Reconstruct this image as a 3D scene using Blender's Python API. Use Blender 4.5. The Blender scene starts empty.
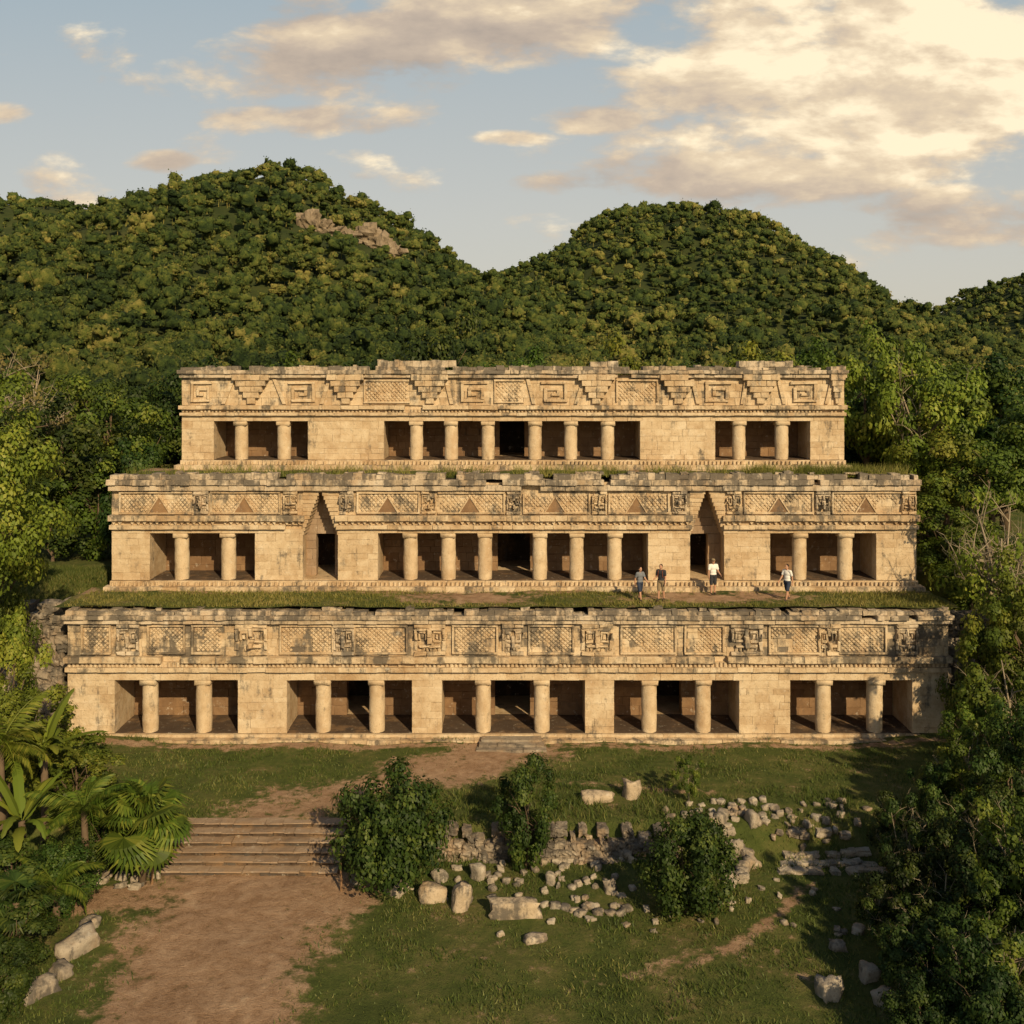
import bpy, bmesh, math, random
import numpy as np
from mathutils import Vector, Matrix, noise as mnoise
R=math.radians
sc=bpy.context.scene; COL=sc.collection
F=995.0; CH=16.6; HY=380.0
rnd=random.Random(7)
def wx(px,Y): return (px-512)*Y/F
def wz(py,Y): return CH-(py-HY)*Y/F
def gY(py,z=0.): return F*(CH-z)/(py-HY)
def sst(a,b,x):
    t=np.clip((x-a)/(b-a),0,1); return t*t*(3-2*t)

# ------------------------------------------------------------ materials
class NT:
    def __init__(s,nt): s.nt=nt; s.n=nt.nodes; s.l=nt.links
    def new(s,t,**k):
        n=s.n.new(t)
        for a,b in k.items(): setattr(n,a,b)
        return n
    def put(s,sock,v):
        if isinstance(v,bpy.types.NodeSocket): s.l.new(v,sock)
        else: sock.default_value=v
    def m(s,op,a,b=0.,c=None,clamp=False):
        n=s.new('ShaderNodeMath',operation=op,use_clamp=clamp)
        s.put(n.inputs[0],a); s.put(n.inputs[1],b)
        if c is not None: s.put(n.inputs[2],c)
        return n.outputs[0]
    def noise(s,vec,scale,detail=4,rough=.55,dist=0.):
        n=s.new('ShaderNodeTexNoise'); s.put(n.inputs['Vector'],vec)
        n.inputs['Scale'].default_value=scale; n.inputs['Detail'].default_value=detail
        n.inputs['Roughness'].default_value=rough; n.inputs['Distortion'].default_value=dist
        return n.outputs['Fac']
    def ramp(s,f,stops):
        n=s.new('ShaderNodeValToRGB'); s.put(n.inputs[0],f)
        e=n.color_ramp.elements
        while len(e)<len(stops): e.new(.5)
        for i,(p,c) in enumerate(stops):
            e[i].position=p; e[i].color=(*c,1)
        return n.outputs[0]
    def mix(s,f,a,b,bt='MIX'):
        n=s.new('ShaderNodeMix',data_type='RGBA',blend_type=bt)
        s.put(n.inputs[0],f)
        for k,v in ((6,a),(7,b)):
            s.put(n.inputs[k],v if isinstance(v,bpy.types.NodeSocket) else (*v,1))
        return n.outputs[2]
    def step(s,a,b,x):
        n=s.new('ShaderNodeMapRange',interpolation_type='SMOOTHSTEP')
        s.put(n.inputs[0],x); n.inputs[1].default_value=a; n.inputs[2].default_value=b
        return n.outputs[0]
    def attr(s,name): return s.new('ShaderNodeAttribute',attribute_name=name).outputs['Fac']
    def pos(s): return s.new('ShaderNodeNewGeometry').outputs['Position']
    def scale(s,v,xyz):
        n=s.new('ShaderNodeVectorMath',operation='MULTIPLY'); s.put(n.inputs[0],v); n.inputs[1].default_value=xyz
        return n.outputs[0]
    def bump(s,h,strength,dist=.03):
        n=s.new('ShaderNodeBump'); s.put(n.inputs['Height'],h); n.inputs['Strength'].default_value=strength
        n.inputs['Distance'].default_value=dist; return n.outputs[0]
def newmat(name):
    m=bpy.data.materials.new(name); m.use_nodes=True
    t=NT(m.node_tree); b=t.n['Principled BSDF']; b.inputs['Specular IOR Level'].default_value=.2
    return m,t,b
def stone(name,cols,grime=(.08,.073,.064),gbias=0.,bs=.6,patch=.40):
    m,t,b=newmat(name); p=t.pos(); ti=t.attr('tint'); gr=t.attr('grime')
    n1=t.noise(p,.45,3); n2=t.noise(p,2.6,6,.65); n3=t.noise(p,14,4,.7)
    f=t.m('ADD',t.m('MULTIPLY',ti,.32),t.m('ADD',t.m('MULTIPLY',n2,.95),t.m('MULTIPLY',n1,.75)))
    c=t.ramp(t.m('SUBTRACT',f,.49),[(i/(len(cols)-1),q) for i,q in enumerate(cols)])
    st=t.noise(t.scale(p,(1.6,1.6,.3)),1.5,5,.7)
    sp=t.noise(p,1.1,8,.75)
    g=t.m('ADD',t.m('ADD',t.m('MULTIPLY',st,.5),t.m('MULTIPLY',sp,.6)),t.m('MULTIPLY',gr,.12))
    gf=t.m('MULTIPLY',t.step(.60-gbias,.73-gbias,g),.84)
    c=t.mix(t.m('MULTIPLY',t.step(.50,.66,t.noise(t.scale(p,(.8,.8,.5)),.9,6,.65)),patch),c,(.34,.205,.10))
    c=t.mix(gf,c,grime)
    c=t.mix(t.m('MULTIPLY',t.step(.45,.3,n3),.5),c,(.12,.085,.055))
    lich=t.step(.58,.70,t.noise(p,3.7,6,.7))
    c=t.mix(t.m('MULTIPLY',lich,.45),c,(.63,.57,.47))
    t.l.new(c,b.inputs['Base Color']); b.inputs['Roughness'].default_value=.9
    h=t.m('ADD',t.m('MULTIPLY',n2,.8),t.m('MULTIPLY',n3,.45))
    t.l.new(t.bump(h,bs,.06),b.inputs['Normal'])
    return m
M={}
M['stone']=stone('weathered_limestone',[(.27,.17,.09),(.45,.325,.195),(.585,.46,.305),(.67,.565,.415)],bs=.9)
M['cornice']=stone('blackened_limestone',[(.26,.195,.13),(.42,.33,.225),(.54,.44,.32),(.61,.53,.42)],gbias=.03,bs=.9)
M['inner']=stone('shaded_limestone',[(.11,.062,.032),(.18,.106,.057),(.235,.146,.082),(.29,.195,.118)])  # same limestone darkened; interior shade is put into the colour
M['wall']=stone('dark_rubble_stone',[(.13,.10,.07),(.22,.175,.13),(.30,.25,.19),(.40,.35,.28)],gbias=.055,bs=1.)
M['rubble']=stone('grey_rubble_stone',[(.18,.14,.10),(.30,.25,.19),(.40,.345,.27),(.50,.445,.365)],gbias=.035,bs=1.)
M['stair']=stone('shaded_brown_stair_stone',[(.045,.029,.02),(.07,.047,.032),(.095,.066,.045),(.13,.096,.066)],gbias=.02,bs=.9)  # brown stone darkened further, so riser shade sits in the colour
M['dark']=stone('shade_dark_stone',[(.03,.02,.013),(.045,.03,.02),(.06,.04,.027),(.08,.058,.04)])  # near-black copy; the darkness of the rooms is painted in
M['tread']=stone('lit_tread_stone',[(.17,.115,.074),(.26,.182,.12),(.33,.24,.165),(.40,.31,.225)],gbias=-.03,bs=.9)  # paler stair stone; light on the tread tops is put into the colour
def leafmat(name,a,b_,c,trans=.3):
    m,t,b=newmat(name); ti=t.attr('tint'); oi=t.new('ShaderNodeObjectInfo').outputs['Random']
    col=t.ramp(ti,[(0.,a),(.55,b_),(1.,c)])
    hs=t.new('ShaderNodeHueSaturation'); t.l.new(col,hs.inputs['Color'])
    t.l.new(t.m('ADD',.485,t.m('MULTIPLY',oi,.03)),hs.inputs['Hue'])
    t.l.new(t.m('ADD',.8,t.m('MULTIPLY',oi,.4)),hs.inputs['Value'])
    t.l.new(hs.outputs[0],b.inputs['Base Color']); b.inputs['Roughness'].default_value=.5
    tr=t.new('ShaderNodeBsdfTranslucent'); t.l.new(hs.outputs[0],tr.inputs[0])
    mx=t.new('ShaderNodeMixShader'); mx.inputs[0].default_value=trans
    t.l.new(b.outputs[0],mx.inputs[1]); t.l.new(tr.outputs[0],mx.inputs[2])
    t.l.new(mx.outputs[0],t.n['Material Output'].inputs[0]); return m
M['ldeep']=leafmat('shade_darkened_leaves',(.010,.022,.006),(.026,.048,.010),(.075,.10,.02))  # darkest greens, with the shade of the right foreground painted in
M['ldark']=leafmat('dark_leaves',(.016,.031,.008),(.042,.072,.013),(.12,.15,.027))
M['lmid']=leafmat('green_leaves',(.036,.064,.010),(.094,.142,.018),(.22,.24,.036))
M['lyel']=leafmat('bright_leaves',(.065,.092,.013),(.15,.19,.022),(.31,.30,.048))
M['ldry']=leafmat('olive_leaves',(.09,.08,.025),(.17,.145,.045),(.30,.24,.08))
M['grass']=leafmat('grass_blades',(.052,.078,.016),(.10,.13,.028),(.25,.22,.075),.25)
M['tgrass']=leafmat('sun_brightened_grass',(.11,.135,.027),(.21,.215,.048),(.40,.345,.11),.3)  # brighter copy of the grass, sunlight put into the colour
def forestmat():
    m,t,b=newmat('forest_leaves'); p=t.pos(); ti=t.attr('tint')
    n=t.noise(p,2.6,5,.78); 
    f=t.m('ADD',ti,t.m('MULTIPLY',t.m('SUBTRACT',n,.5),1.2))  # bump noise also darkens the hollows, painting shade between leaves
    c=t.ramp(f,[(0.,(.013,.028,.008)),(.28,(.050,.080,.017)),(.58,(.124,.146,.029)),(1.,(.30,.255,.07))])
    t.l.new(c,b.inputs['Base Color']); b.inputs['Roughness'].default_value=.8
    t.l.new(t.bump(n,.85,.8),b.inputs['Normal']); return m
M['forest']=forestmat()
def plain(name,col,rough=.8,var=.3,scale=8.):
    m,t,b=newmat(name); n=t.noise(t.new('ShaderNodeTexCoord').outputs['Object'],scale,5)
    d=tuple(x*(1-var) for x in col); l=tuple(min(1,x*(1+var)) for x in col)
    t.l.new(t.mix(n,d,l),b.inputs['Base Color']); b.inputs['Roughness'].default_value=rough
    t.l.new(t.bump(n,.3,.01),b.inputs['Normal']); return m
M['bark']=plain('brown_bark',(.12,.085,.055),.9,.5,5)
M['pale']=plain('pale_bark',(.28,.23,.16),.9,.4,5)
M['wood']=plain('weathered_wood',(.22,.13,.07),.85,.4,10)
M['skin']=plain('skin',(.45,.25,.16),.5,.06)
M['hair']=plain('dark_hair',(.02,.013,.009),.5,.3,40)
M['white']=plain('white_cotton',(.72,.70,.66),.85,.06)
M['charcoal']=plain('charcoal_cotton',(.035,.036,.042),.85,.2)
M['navy']=plain('navy_cotton',(.03,.04,.07),.85,.2)
M['khaki']=plain('khaki_cotton',(.24,.18,.11),.85,.15)
M['greyc']=plain('grey_cotton',(.16,.17,.19),.85,.15)
M['shoe']=plain('shoe_leather',(.06,.045,.035),.6,.2)
M['pupil']=plain('dark_pupil',(.01,.01,.01),.3,.02)
M['lip']=plain('lip',(.38,.15,.11),.5,.05)
M['pack']=plain('backpack_fabric',(.16,.05,.03),.8,.2)
def cliffmat():
    m,t,b=newmat('cliff_rock'); p=t.pos(); n=t.noise(t.scale(p,(.5,.5,.25)),.5,8,.7)
    t.l.new(t.ramp(n,[(.35,(.10,.075,.05)),(.5,(.27,.21,.14)),(.7,(.39,.31,.22))]),b.inputs['Base Color'])
    t.l.new(t.bump(n,1.,2.),b.inputs['Normal']); return m
M['cliff']=cliffmat()
def groundmat(name):
    m,t,b=newmat(name); p=t.pos(); d=t.attr('dirt')
    n1=t.noise(p,.5,6,.6); n2=t.noise(p,2.2,8,.68); n3=t.noise(p,22,5,.7); n4=t.noise(p,.9,7,.7,.6)
    gc=t.ramp(t.m('ADD',t.m('MULTIPLY',n1,.6),t.m('MULTIPLY',n2,.4)),[(.32,(.040,.058,.012)),(.46,(.078,.10,.022)),(.57,(.13,.13,.038)),(.69,(.22,.17,.08))])
    dc=t.ramp(t.m('ADD',t.m('ADD',t.m('MULTIPLY',n2,.45),t.m('MULTIPLY',n3,.3)),t.m('MULTIPLY',n4,.4)),[(.36,(.14,.08,.045)),(.50,(.29,.175,.10)),(.64,(.43,.285,.18)),(.76,(.54,.40,.27))])
    f=t.m('ADD',d,t.m('MULTIPLY',t.m('SUBTRACT',t.m('ADD',t.m('MULTIPLY',n2,.85),t.m('MULTIPLY',n1,.6)),.725),2.8))
    c=t.mix(t.step(.28,.8,f),gc,dc)
    c=t.mix(t.m('MULTIPLY',t.step(.45,.3,n3),.5),c,(.055,.038,.022))
    t.l.new(c,b.inputs['Base Color']); b.inputs['Roughness'].default_value=.95
    t.l.new(t.bump(t.m('ADD',n3,t.m('MULTIPLY',n2,2.)),.9,.09),b.inputs['Normal']); return m
M['ground']=groundmat('grass_and_red_earth')
def hillmat():
    m,t,b=newmat('forest_floor'); p=t.pos(); n=t.noise(p,.08,8,.6)
    t.l.new(t.ramp(n,[(.3,(.022,.035,.010)),(.6,(.044,.056,.015)),(.8,(.075,.074,.025))]),b.inputs['Base Color'])
    t.l.new(t.bump(n,1,2.),b.inputs['Normal']); b.inputs['Roughness'].default_value=1; return m
M['hill']=hillmat()

# ------------------------------------------------------------ builders
WL={}
def link(o,parent=None,loc=(0,0,0)):
    COL.objects.link(o); loc=Vector(loc); WL[o.name]=loc
    if parent is not None:
        o.parent=parent; o.location=loc-WL[parent.name]
    else: o.location=loc
    return o
def tag(o,label=None,cat=None,group=None,kind=None):
    if label: o['label']=label
    if cat: o['category']=cat
    if group: o['group']=group
    if kind: o['kind']=kind
    return o
def empty(name,label,cat,loc,rz=0,group=None):
    o=bpy.data.objects.new(name,None); o.empty_display_size=.3; link(o,None,loc); o.rotation_euler=(0,0,rz)
    return tag(o,label,cat,group)
class MB:
    def __init__(s): s.v=[];s.f=[];s.t=[];s.g=[]
    def add(s,vs,fs,t=.5,g=0.):
        o=len(s.v); s.v+=[tuple(v) for v in vs]; s.f+=[tuple(i+o for i in f) for f in fs]; s.t+=[t]*len(vs); s.g+=[g]*len(vs)
    def block(s,x0,x1,y0,y1,z0,z1,t=None,g=0.,c=.02,j=.007):
        if t is None: t=rnd.random()
        u=lambda:rnd.uniform(-j,j)
        vs=[]
        for y,i in ((y1,0),(y0+c,0),(y0,c)):
            for x,z in ((x0+i,z0+i),(x1-i,z0+i),(x1-i,z1-i),(x0+i,z1-i)): vs.append((x+u(),y+u(),z+u()))
        fs=[(3,2,1,0),(8,9,10,11)]
        for i in range(4):
            k=(i+1)%4; fs+=[(i,k,4+k,4+i),(4+i,4+k,8+k,8+i)]
        s.add(vs,fs,t,g)
    def box(s,x0,x1,y0,y1,z0,z1,t=.5,g=0.): s.block(x0,x1,y0,y1,z0,z1,t,g,.001,0.)
    def cyl(s,x,y,z0,z1,r0,r1=None,seg=8,t=.5,g=0.):
        r1=r0 if r1 is None else r1
        vs=[];fs=[]
        for z,r in ((z0,r0),(z1,r1)):
            for i in range(seg):
                a=2*math.pi*i/seg; vs.append((x+r*math.cos(a),y+r*math.sin(a),z))
        for i in range(seg):
            k=(i+1)%seg; fs.append((i,k,seg+k,seg+i))
        fs+=[tuple(range(seg,2*seg)),tuple(range(seg-1,-1,-1))]
        s.add(vs,fs,t,g)
    def tube(s,pts,rad,seg=7,t=.5):
        pts=[Vector(p) for p in pts]; n=len(pts); vs=[];fs=[]
        for i,p in enumerate(pts):
            d=(pts[min(i+1,n-1)]-pts[max(i-1,0)]).normalized()
            a=d.cross(Vector((0,0,1)) if abs(d.z)<.9 else Vector((1,0,0))).normalized(); b=d.cross(a)
            for k in range(seg):
                q=2*math.pi*k/seg; vs.append(p+(a*math.cos(q)+b*math.sin(q))*rad[i])
        for i in range(n-1):
            for k in range(seg):
                k2=(k+1)%seg; fs.append((i*seg+k,(i+1)*seg+k,(i+1)*seg+k2,i*seg+k2))
        fs+=[tuple(range(seg)),tuple(range(n*seg-1,(n-1)*seg-1,-1))]
        s.add(vs,fs,t)
    def mesh(s,name,mat,loc=(0,0,0),smooth=False):
        me=bpy.data.meshes.new(name); L=Vector(loc)
        me.from_pydata([tuple(Vector(v)-L) for v in s.v],[],s.f)
        for nm,d in (('tint',s.t),('grime',s.g)):
            a=me.attributes.new(nm,'FLOAT','POINT'); a.data.foreach_set('value',d)
        me.materials.append(mat)
        if smooth: me.polygons.foreach_set('use_smooth',[True]*len(me.polygons))
        me.update(); return me
    def build(s,name,mat,parent=None,loc=(0,0,0),smooth=False):
        return link(bpy.data.objects.new(name,s.mesh(name,mat,loc,smooth)),parent,loc)
def np_mesh(name,V,Q,T,mat,extra=None,smooth=False):
    k=Q.shape[1]; me=bpy.data.meshes.new(name)
    me.vertices.add(len(V)); me.vertices.foreach_set('co',np.ascontiguousarray(V,dtype=np.float32).ravel())
    me.loops.add(Q.size); me.loops.foreach_set('vertex_index',np.ascontiguousarray(Q,dtype=np.int32).ravel())
    me.polygons.add(len(Q)); me.polygons.foreach_set('loop_start',np.arange(0,Q.size,k,dtype=np.int32))
    if smooth: me.polygons.foreach_set('use_smooth',np.ones(len(Q),dtype=bool))
    me.update(calc_edges=True)
    for nm,d in [('tint',T)]+list((extra or {}).items()):
        a=me.attributes.new(nm,'FLOAT','POINT'); a.data.foreach_set('value',np.ascontiguousarray(d,dtype=np.float32))
    me.materials.append(mat); return me
def nrmz(a): return a/np.maximum(np.linalg.norm(a,axis=1,keepdims=True),1e-6)
def leafquads(P,N,L,rng,wr=.32):
    n=len(P); t=nrmz(np.cross(N,rng.normal(size=(n,3)))); b=np.cross(N,t); L=L[:,None]
    V=np.empty((n,4,3)); V[:,0]=P-t*L*.5; V[:,1]=P+b*L*wr-N*L*.1; V[:,2]=P+t*L*.5-N*L*.12; V[:,3]=P-b*L*wr-N*L*.1
    return V.reshape(-1,3),np.arange(n*4).reshape(n,4)
def cubesphere(n):
    idx={};V=[];Q=[]
    def vid(p):
        k=tuple(np.round(p,5))
        if k not in idx: idx[k]=len(V); V.append(p)
        return idx[k]
    for ax in range(3):
        for sg in (-1,1):
            for i in range(n):
                for j in range(n):
                    q=[]
                    for (a,b) in ((i,j),(i+1,j),(i+1,j+1),(i,j+1)):
                        p=[0,0,0]; p[ax]=sg; p[(ax+1)%3]=-1+2*a/n; p[(ax+2)%3]=-1+2*b/n; q.append(vid(p))
                    Q.append(q if sg>0 else q[::-1])
    return np.array(V,float),np.array(Q)
CS3=cubesphere(3); CS4=cubesphere(4); CS5=cubesphere(5)

# ------------------------------------------------------------ ground & hills
def gh(X,Y):
    X=np.asarray(X,float);Y=np.asarray(Y,float)
    z=-1+sst(36.4,37.5,Y)
    out=sst(20.6,22.2,np.abs(X))
    z=z+out*6.0*sst(47.6,52.5,Y)+(1-out)*5.4*sst(52.,57.,Y)
    z=z+3.5*sst(58,110,Y)
    z=z+.5*sst(15,22,np.abs(X))*sst(60,40,Y)
    z=z+.06*np.sin(X*.9+1.3*np.sin(Y*.6))*np.sin(Y*.8)+.03*np.sin(X*2.3)*np.sin(Y*2.1+X)
    return z
def ghs(x,y): return float(gh(np.array([x]),np.array([y]))[0])
def gau(X,Y,cx,cy,h,sl,sr,sf,sb):
    dx=X-cx; dy=Y-cy
    return h*np.exp(-(dx/np.where(dx<0,sl,sr))**2-(dy/np.where(dy<0,sf,sb))**2)
def terrain(X,Y):
    hs=[gau(X,Y,-101,410,86,108,118,165,130),gau(X,Y,94,535,95,140,94,190,150),
        gau(X,Y,-335,700,131,230,140,200,300),gau(X,Y,480,900,99,130,150,250,300)]
    s=sum(h**8 for h in hs)**(1/8)
    r=np.sin(X/17+1.5*np.sin(Y/29))*np.sin(Y/26+1.1*np.sin(X/33))+.6*np.sin(X/9+Y/13)*np.sin(Y/11-X/21)
    g=np.abs(np.sin(X/26+.9*np.sin(Y/45)))
    return gh(X,Y)+s*(1+.045*r)-.19*s*(1-g)**2*np.clip(1-s/90,.15,1)
def axis(lo,hi,fine0,fine1,st,gr=1.13):
    a=list(np.arange(fine0,fine1+st/2,st)); s=st
    while a[-1]<hi: s*=gr; a.append(a[-1]+s)
    s=st
    while a[0]>lo: s*=gr; a.insert(0,a[0]-s)
    return np.array(a)
def grid_mesh(name,xs,ys,fz,mat,dirtf=None):
    X,Y=np.meshgrid(xs,ys); Z=fz(X,Y); V=np.stack([X,Y,Z],-1).reshape(-1,3)
    nx,ny=len(xs),len(ys); i=np.arange(nx-1)[None,:]+nx*np.arange(ny-1)[:,None]
    Q=np.stack([i,i+1,i+1+nx,i+nx],-1).reshape(-1,4)
    D=dirtf(V[:,0],V[:,1]) if dirtf else np.zeros(len(V))
    return np_mesh(name,V,Q,np.full(len(V),.5),mat,{'dirt':D},True)
CAPS=[((-8.6,22),(-9.0,31),2.5,1.),((-9.,31),(-9.2,35.0),2.7,1.),((-14.6,33.6),(-9,34),1.0,.8),((-6.2,33.8),(-8,32.6),1.6,.9),
 ((-9.2,37.6),(-8.6,39),1.9,.62),((-8.6,39.2),(-5,41),1.1,.62),((-5,41),(-1.5,42.8),1.1,.7),((-2.5,42.4),(.2,45.5),1.5,.85),((-5,43),(2,44.3),.9,.6),
 ((-20,45.1),(20,45.1),.35,.6),((10.4,34.8),(8.8,32.8),.25,.7),((8.8,32.8),(6.6,30.6),.22,.7),((6.6,30.6),(2,29),.3,.4),((2,41),(8,40),.3,.5)]
def dirt(X,Y):
    d=np.zeros_like(X)
    for (a,b,r,w) in CAPS:
        ax,ay=a;bx,by=b; L2=(bx-ax)**2+(by-ay)**2
        t=np.clip(((X-ax)*(bx-ax)+(Y-ay)*(by-ay))/L2,0,1)
        q=np.hypot(X-ax-t*(bx-ax),Y-ay-t*(by-ay))
        d=np.maximum(d,w*1.15*(1-sst(r*.35,r*1.8,q)))
    return d
gm=grid_mesh('ground',axis(-2500,2500,-24,24,.3),axis(-300,3000,24,56,.3),lambda X,Y:gh(X,Y)-.6*sst(92,99,Y),M['ground'],dirt)
tag(link(bpy.data.objects.new('ground',gm)),'grassy clearing with reddish earth paths in front of the palace','ground',kind='structure')
hm=grid_mesh('hills',axis(-1500,1500,-420,420,7),axis(93,1500,93,600,7),terrain,M['hill'])
tag(link(bpy.data.objects.new('hills',hm)),'rounded hills rising behind the palace','hills',kind='structure')

# ------------------------------------------------------------ forest on the hills (one mass)
def crown_pts(rng,n,rx,rz,ncl,cr,rv=1.):
    d=nrmz(rng.normal(size=(ncl,3))); d[:,2]=np.where(d[:,2]<0,d[:,2]*.5,d[:,2])
    r=rng.uniform(.3,1.,ncl)**.5*rng.uniform(1-.25*rv,1+.2*rv,ncl)
    C=d*r[:,None]*np.array([rx,rx,rz])
    k=rng.integers(0,ncl,n); off=nrmz(rng.normal(size=(n,3)))*(rng.uniform(0,1,(n,1))**.45)*np.array([cr,cr,cr*.7])*rx*1.7
    P=C[k]+off
    Nn=nrmz(.9*nrmz(off)+.4*nrmz(P+np.array([0,0,rz*.3]))+np.array([0,0,.3])+.3*rng.normal(size=(n,3)))
    ct=rng.uniform(0,1,ncl)
    return P,Nn,ct[k],C
def lump(seed,dims,base,a1,a2):
    S=nrmz(base[0]); o=np.empty_like(S); t=np.empty(len(S))
    for i,v in enumerate(S):
        v=Vector(v); n=mnoise.noise(v*1.5+Vector((seed*9.1,seed*4.7,3)))*a1+mnoise.noise(v*3.6+Vector((1,seed*6.3,seed*2.9)))*a2
        q=v*(1+n); o[i]=(q.x*dims[0],q.y*dims[1],q.z*dims[2]*(1 if q.z>0 else .8)); t[i]=n
    return o,base[1],t
yy_=np.arange(230,425,1.); zz_=terrain(wx(350,yy_),yy_); pp_=HY-(zz_-CH)/yy_*F
CLY=float(yy_[np.argmax(pp_<241)]) if (pp_<241).any() else 380.
def forest():
    rng=np.random.default_rng(3); lods=[]
    for lod in range(3):
        pr=[]
        for k in range(12):
            Vs=[];Qs=[];Ts=[];o=0
            nl=(9,6,4)[lod]; base=(CS5,CS4,CS3)[lod]; tall=rng.uniform(.8,1.5)
            for i in range(nl):
                if i==0: c=np.zeros(3); r=1.8
                else:
                    a=rng.uniform(0,6.28); c=np.array([math.cos(a)*2.1,math.sin(a)*2.1,rng.uniform(-.8,1.8)*tall])*rng.uniform(.5,1.15); r=rng.uniform(.7,1.5)
                V,Q,t=lump(rng.uniform(0,90),(r,r,r*.85),base,.45,.38)
                Vs.append(V+c);Qs.append(Q+o);Ts.append(.22+t*.8+rng.uniform(-.10,.16)+V[:,2]*0); o+=len(V)  # tint follows the bulges: hollows painted darker as if shaded
            n=(650,260,120)[lod]; ls=(.38,.48,.56)[lod]
            src=np.vstack(Vs); j=rng.integers(0,len(src),n); P=src[j]*1.06+rng.normal(size=(n,3))*.28
            V,Q=leafquads(P,nrmz(nrmz(P)+.6*rng.normal(size=(n,3))),ls*rng.uniform(.6,1.4,n),rng,.4)
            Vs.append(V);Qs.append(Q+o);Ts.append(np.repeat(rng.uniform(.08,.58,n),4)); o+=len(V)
            a=rng.uniform(0,6.28); w=.16; x0,y0=math.cos(a)*.5,math.sin(a)*.5
            tv=np.array([[x0-w,y0,-4.5],[x0+w,y0,-4.5],[x0+w*.7+.4,y0,1.],[x0-w*.7+.4,y0,1.]]); Vs.append(tv); Qs.append(np.array([[0,1,2,3]])+o); Ts.append(np.full(4,.9)); o+=4
            pr.append((np.vstack(Vs),np.vstack(Qs),np.concatenate(Ts)))
        lods.append(pr)
    pts=[]; y=80.
    while y<1000:
        sp=4.4 if y<570 else 7.8
        xm=.56*y+15
        xs=np.arange(-xm,xm,sp); xs=xs+rng.uniform(-.5,.5,len(xs))*sp
        ys=y+rng.uniform(-.5,.5,len(xs))*sp
        pts.append(np.stack([xs,ys],1)); y+=sp
    P=np.vstack(pts); Z=terrain(P[:,0],P[:,1])
    A=P[:,0]/P[:,1]; b=np.clip(((A+.62)/1.24*320).astype(int),0,319)
    E=(Z+7-CH)/P[:,1]; Eg=(Z+1.5-CH)/P[:,1]
    o=np.argsort(P[:,1]); mx=np.full(322,-9.); keep=[]
    for i in o:
        k=b[i]
        if E[i]>min(mx[k],mx[max(k-1,0)],mx[k+1])-.006: keep.append(i)
        if Eg[i]>mx[k]: mx[k]=Eg[i]
    Vs=[];Qs=[];Ts=[];off=0
    for i in keep:
        x,y=P[i]; z=Z[i]
        px=512+F*x/y
        if 302<px<402 and CLY-17<y<CLY+3 and rng.random()<.88: continue
        lod=0 if y<165 else (1 if y<280 else 2)
        V,Q,T=lods[lod][rng.integers(12)]
        s=rng.choice([rng.uniform(.38,.6),rng.uniform(.55,.85),rng.uniform(.8,1.35)],p=[.40,.42,.18])*(1. if y<600 else 1.5)
        sz=s*rng.uniform(.8,1.4); a=rng.uniform(0,6.28); c,sn=math.cos(a),math.sin(a)
        W=np.empty_like(V); W[:,0]=(V[:,0]*c-V[:,1]*sn)*s+x; W[:,1]=(V[:,0]*sn+V[:,1]*c)*s+y; W[:,2]=V[:,2]*sz+z+1.9*sz+rng.uniform(-.4,2.4)
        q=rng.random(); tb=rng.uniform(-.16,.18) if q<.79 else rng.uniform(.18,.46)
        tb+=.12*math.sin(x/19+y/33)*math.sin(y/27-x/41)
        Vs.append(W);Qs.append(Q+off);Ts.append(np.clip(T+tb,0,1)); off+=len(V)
    print('forest trees',len(Vs),'verts',off)
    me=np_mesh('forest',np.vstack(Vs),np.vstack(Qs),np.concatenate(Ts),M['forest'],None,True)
    tag(link(bpy.data.objects.new('forest',me)),'dense green forest covering the hills and the valley behind the palace','forest',kind='stuff')
forest()
def outcrop():
    mb=MB()
    for px,dy,w,h in ((310,0,6,7),(321,1,7,5),(336,0,6,3.5),(352,0,6,4),(366,2,8,7),(380,1,8,6),(392,1,6,4)):
        x=wx(px,CLY); y=CLY+dy; z=float(terrain(np.array([x]),np.array([y]))[0])
        V,Q,t=lump(px*.37,(w*.6,2.6,h*.6),CS5,.6,.55); V[:,2]=np.round(V[:,2]/1.2)*.6+V[:,2]*.5
        mb.add((V+np.array([x,y,z+h*.28])).tolist(),Q.tolist(),.5)
    x=wx(350,CLY); o=mb.build('rock_outcrop',M['cliff'],None,(x,CLY,float(terrain(np.array([x]),np.array([CLY]))[0])))
    tag(o,'pale bare rock outcrop among the trees near the summit of the left hill','rock outcrop',kind='structure')
outcrop()

# ------------------------------------------------------------ palace
palace=empty('palace','three-storey pale limestone palace ruin with columned porticoes and carved friezes','ancient palace',(0,46,0))
def courses(mb,x0,x1,z0,z1,yf,dep,ch=.36,bw=(.4,.85),jit=.02,gap=.003,g=0.,rag=0.,miss=0.,vj=.008,c=.010,tb=None):
    rows=max(1,round((z1-z0)/ch)); hs=[rnd.uniform(.7,1.3) for _ in range(rows)]; s=sum(hs); z=z0
    for r in range(rows):
        h=hs[r]/s*(z1-z0); x=x0+0.
        while x<x1-.01:
            w=rnd.uniform(*bw)
            if x1-x-w<bw[0]*.6: w=x1-x
            top=z+h
            if r==rows-1 and rag: top+=rnd.uniform(-rag,rag*.6)
            if not (miss and rnd.random()<miss):
                mb.block(x+gap,x+w-gap,yf-rnd.uniform(0,jit),yf+dep,z+gap,top-gap,None if tb is None else min(1,max(0,rnd.gauss(tb,.25))),g*rnd.uniform(.5,1.4),c,vj)
            x+=w
        z+=h
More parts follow.
